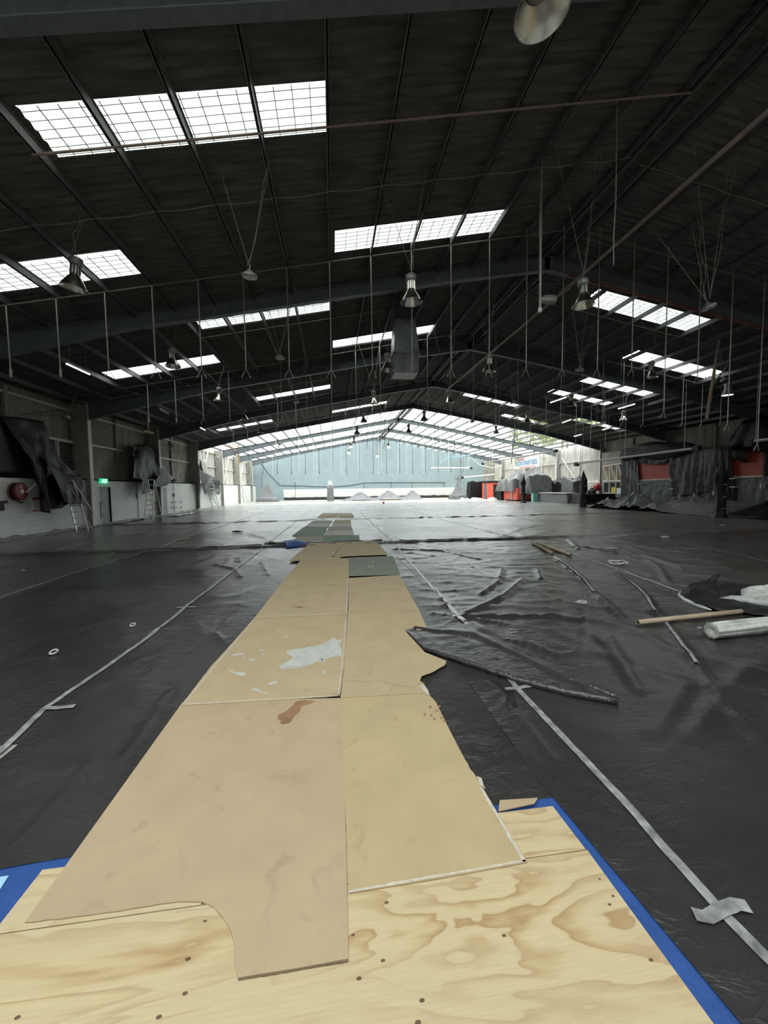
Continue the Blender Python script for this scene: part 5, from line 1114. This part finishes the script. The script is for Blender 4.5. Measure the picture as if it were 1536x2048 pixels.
# braces and shelves of the far left wall
for i, y in enumerate((42.2, 50.3, 58.3)):
    a = solo('wall_brace', MB().bar((-13.0, y-1.5, 2.5), (-13.0, y+1.2, 5.8), .1), M['white_paint'], 'diagonal white brace on the far left cladding, %s' % ['nearest','middle','farthest'][i], 'brace', 'braces on the side walls')
for i, (y0_, y1_) in enumerate(((42.5,45.5),(47.5,45.6),(50.5,53.5))):
    solo('wall_brace', MB().bar((28.35, y0_, 2.3), (28.35, y1_, 5.2), .1), M['white_paint'], 'diagonal white brace on the far right cladding, %s' % ['nearest one','the one leaning the other way','farthest one'][i], 'brace', 'braces on the side walls')
solo('dark_pole', MB().tube([at(1022,928,y=46.5), at(1030,852,y=46.5)], .07, 6).tube([at(1027,878,y=46.5), at(1043,866,y=46.5)], .06, 6), M['dark_cable'], 'dark forked pole hanging left of the banner', 'pole')

# ------------------------------------------------------------------ loose things on the near floor
def ctube(a, b_, r, label, m='card'):
    a, b_ = Vector((a.x, a.y, r+.02+lift(a.x, a.y)*.5)), Vector((b_.x, b_.y, r+.02+lift(b_.x, b_.y)*.5)); e = empty('cardboard_tube', a.lerp(b_, .5)-Vector((0,0,r)), label, 'tube', 'loose cardboard tubes on the right')
    part('outer', MB().tube([a, b_], r, 18, False), M[m], e, True, .004); part('bore', MB().tube([a+(b_-a).normalized()*.006, a+(b_-a).normalized()*.012], r*.8, 14), M['tube_dark'], e); part('bore', MB().tube([b_-(b_-a).normalized()*.012, b_-(b_-a).normalized()*.006], r*.8, 14), M['tube_dark'], e)
ctube(fl(1275,1253), fl(1482,1231), .030, 'long cardboard tube with one end under the heaped plastic'); ctube(fl(1066,1090), fl(1106,1112), .035, 'short cardboard tube, left one of the pair'); ctube(fl(1074,1090), fl(1142,1114), .035, 'short cardboard tube, right one of the pair')
# film covered roll
a, b_ = Vector((4.28, 3.86, .115)), Vector((6.3, 4.02, .115)); d = (b_-a).normalized(); sd = Vector((-d.y, d.x, 0)); R0 = .088
e = empty('plastic_roll', (5.2, 3.94, .02), 'roll of milky film twisted shut at its end, at the right edge', 'plastic roll')
def rollf(u, v):
    t = 2*PI*v; p = a.lerp(b_, u); R = R0*(1+.10*noise.noise((u*2, math.cos(t)*3, math.sin(t)*3))+.05*math.sin(t*9+u*3)); return p+sd*(R*math.cos(t))+Vector((0,0,R*math.sin(t)))
part('wrap', MB().grid(rollf, 40, 48), M['white_plastic'], e, True)
def endf(u, v):
    t = 2*PI*v; R = R0*(1-u)*(1+.05*math.sin(t*9)); return a-d*(.035*math.sin(PI*u*.5)*(1-.8*u)-.03*u)+sd*(R*math.cos(t))+Vector((0,0,R*math.sin(t)*(1)))+sd*(.012*math.sin(t*12)*u*(1-u))
part('twisted_end', MB().grid(endf, 10, 48), M['white_plastic'], e, True)
# heap of black and white film
e = empty('plastic_heap', (6.2, 5.2, .02), 'heap of crumpled black film with milky white film folded over it', 'plastic heap')
H0 = [fl(*p) for p in ((1358,1192),(1380,1172),(1420,1166),(1470,1172),(1540,1178),(1700,1190))]; H1 = [fl(*p) for p in ((1362,1203),(1395,1217),(1430,1226),(1480,1232),(1545,1240),(1700,1262))]
def hf(u, v):
    k = u*5; i = min(4, int(k)); f = k-i; p = H0[i].lerp(H0[i+1], f).lerp(H1[i].lerp(H1[i+1], f), v)
    z = .03+math.sin(PI*min(1, v*.92+.04))**.6*(.05+.09*abs(noise.noise((p.x*3, p.y*3, 1)))*2+.03*noise.noise((p.x*9, p.y*9, 3)))*(min(1, u*5+.25)); return (p.x, p.y, z)
part('black_film', MB().grid(hf, 90, 26), M['black'], e, True, .004)
P_ = [fl(*p)+Vector((0,0,.035)) for p in ((1362,1186),(1358,1194),(1368,1204),(1385,1212),(1404,1219),(1422,1225))]
part('white_edge', MB().tube(P_, [.012,.022,.03,.032,.03,.01], 10), M['white_plastic'], e, True)
def lump(c, rx, ry, rz, seed, n=22):
    def fn(u, v):
        t = 2*PI*u; q = PI*(v-.5); k = 1+.22*noise.noise((math.cos(t)*2+seed, math.sin(t)*2, math.sin(q)*2)); return (c.x+rx*k*math.cos(t)*math.cos(q), c.y+ry*k*math.sin(t)*math.cos(q), c.z+rz*k*math.sin(q))
    return MB().grid(fn, n, n//2+2)
part('white_bundle', lump(fl(1399,1190)+Vector((0,0,.10)), .14, .11, .065, 2), M['white_plastic'], e, True)
part('white_mound', lump(fl(1530,1208)+Vector((.1,0,.13)), .46, .25, .14, 6, 30), M['white_plastic'], e, True)
Q_ = [fl(*p)+Vector((0,0,.08)) for p in ((1438,1208),(1462,1208),(1500,1214),(1545,1221),(1600,1230),(1700,1245))]
part('white_fold', MB().tube(Q_, [.01,.05,.085,.095,.10,.10], 14), M['white_plastic'], e, True)
part('black_tuft', MB().tube([fl(1420,1178)+Vector((0,0,.12)), fl(1432,1174)+Vector((0,0,.19)), fl(1437,1172)+Vector((0,0,.2))], [.05,.035,.015], 8), M['black'], e, True)
# scraps
def scrap(px, py, w, label, seed, m='tape_white', g='scraps of tape on the floor'):
    c = fl(px, py); pts = []; random.seed(seed)
    for i in range(14): a_ = i*.9; pts.append((c.x+w*.5*math.cos(a_)*(.5+.5*random.random()), c.y+w*.35*math.sin(a_)*(.5+.5*random.random()), .03+lift(c.x, c.y)+w*.1*random.random()))
    solo('tape_scrap', MB().tube(pts, w*.035, 5), M[m], label, 'tape scrap', g, smooth=True)
def ring_(px, py, r, label):
    c = fl(px, py); z = .035+lift(c.x, c.y); solo('tape_ring', MB().tube([(c.x+r*math.cos(t*PI/10), c.y+r*math.sin(t*PI/10), z+.3*r*math.sin(t*PI/10)) for t in range(20)], r*.28, 6), M['tape_white'], label, 'tape scrap', 'scraps of tape on the floor', smooth=True)
ring_(108,1312,.035,'curled ring of white tape, nearest on the left sheets'); ring_(266,1256,.03,'small flat ring of tape on the left sheets'); scrap(476,1121,.22,'crumpled clear scrap beside the left tape seam',3,'tape')
scrap(1163,1213,.20,'crumpled tape knot at the top of the forked crease',5); scrap(1222,1105,.5,'tangled tape, upper one of two on the right',6,'tape'); scrap(1235,1131,.55,'tangled tape, lower one of two on the right',8); scrap(1398,1262,.07,'tiny scrap of tape between the cardboard tube and the film roll',9); scrap(1330,1077,.35,'flat pale scrap beside the first cross roll on the right',11)
scrap(474,1145,.1,'pale bit of tape on the left seam',12); scrap(225,1110,.12,'brown lump by the first cross roll at the left',13,'card'); scrap(48,1144,.10,'small pale scrap at the far left',14); scrap(475,1066,.45,'dark crumpled scrap on the second row of sheets',15,'black'); scrap(1445,1052,.25,'pale scrap before the booths',16)
c = fl(767,1008); solo('red_ball', MB().lathe([(0,0),(.1,.04),(.14,.14),(.1,.24),(0,.28)], 14, (c.x, c.y, .02)), M['red'], 'small red ball on the floor near the blue wall', 'ball', smooth=True)

# ------------------------------------------------------------------ trees outside, seen through the right hand glazing
for i, (x, y, h) in enumerate([(33,52,13),(36,58,15),(34.5,64,14)]):
    e = empty('tree', (x, y, 0), 'yellowish green tree outside the glazed roof, %s' % ['nearest','tallest','farthest'][i], 'tree', 'trees outside the right wall')
    part('trunk', MB().tube([(x,y,0),(x+.2,y,h*.6)], [.3,.15], 8), M['bark'], e); cr_ = MB(); random.seed(40+i)
    for k in range(1400):
        t = random.random()*2*PI; q = math.asin(random.uniform(-.7,1)); R = random.uniform(.6,1)**.5; c = Vector((x+4*R*math.cos(t)*math.cos(q), y+4.5*R*math.sin(t)*math.cos(q), h*.78+h*.26*R*math.sin(q)))
        a_, b2_ = Vector((random.gauss(0,1),random.gauss(0,1),random.gauss(0,1))).normalized()*.3, Vector((random.gauss(0,1),random.gauss(0,1),random.gauss(0,1))).normalized()*.3
        cr_.add([c, c+a_, c+a_+b2_, c+b2_], [(0,1,2,3)])
    part('crown', cr_, M['leaf'], e)
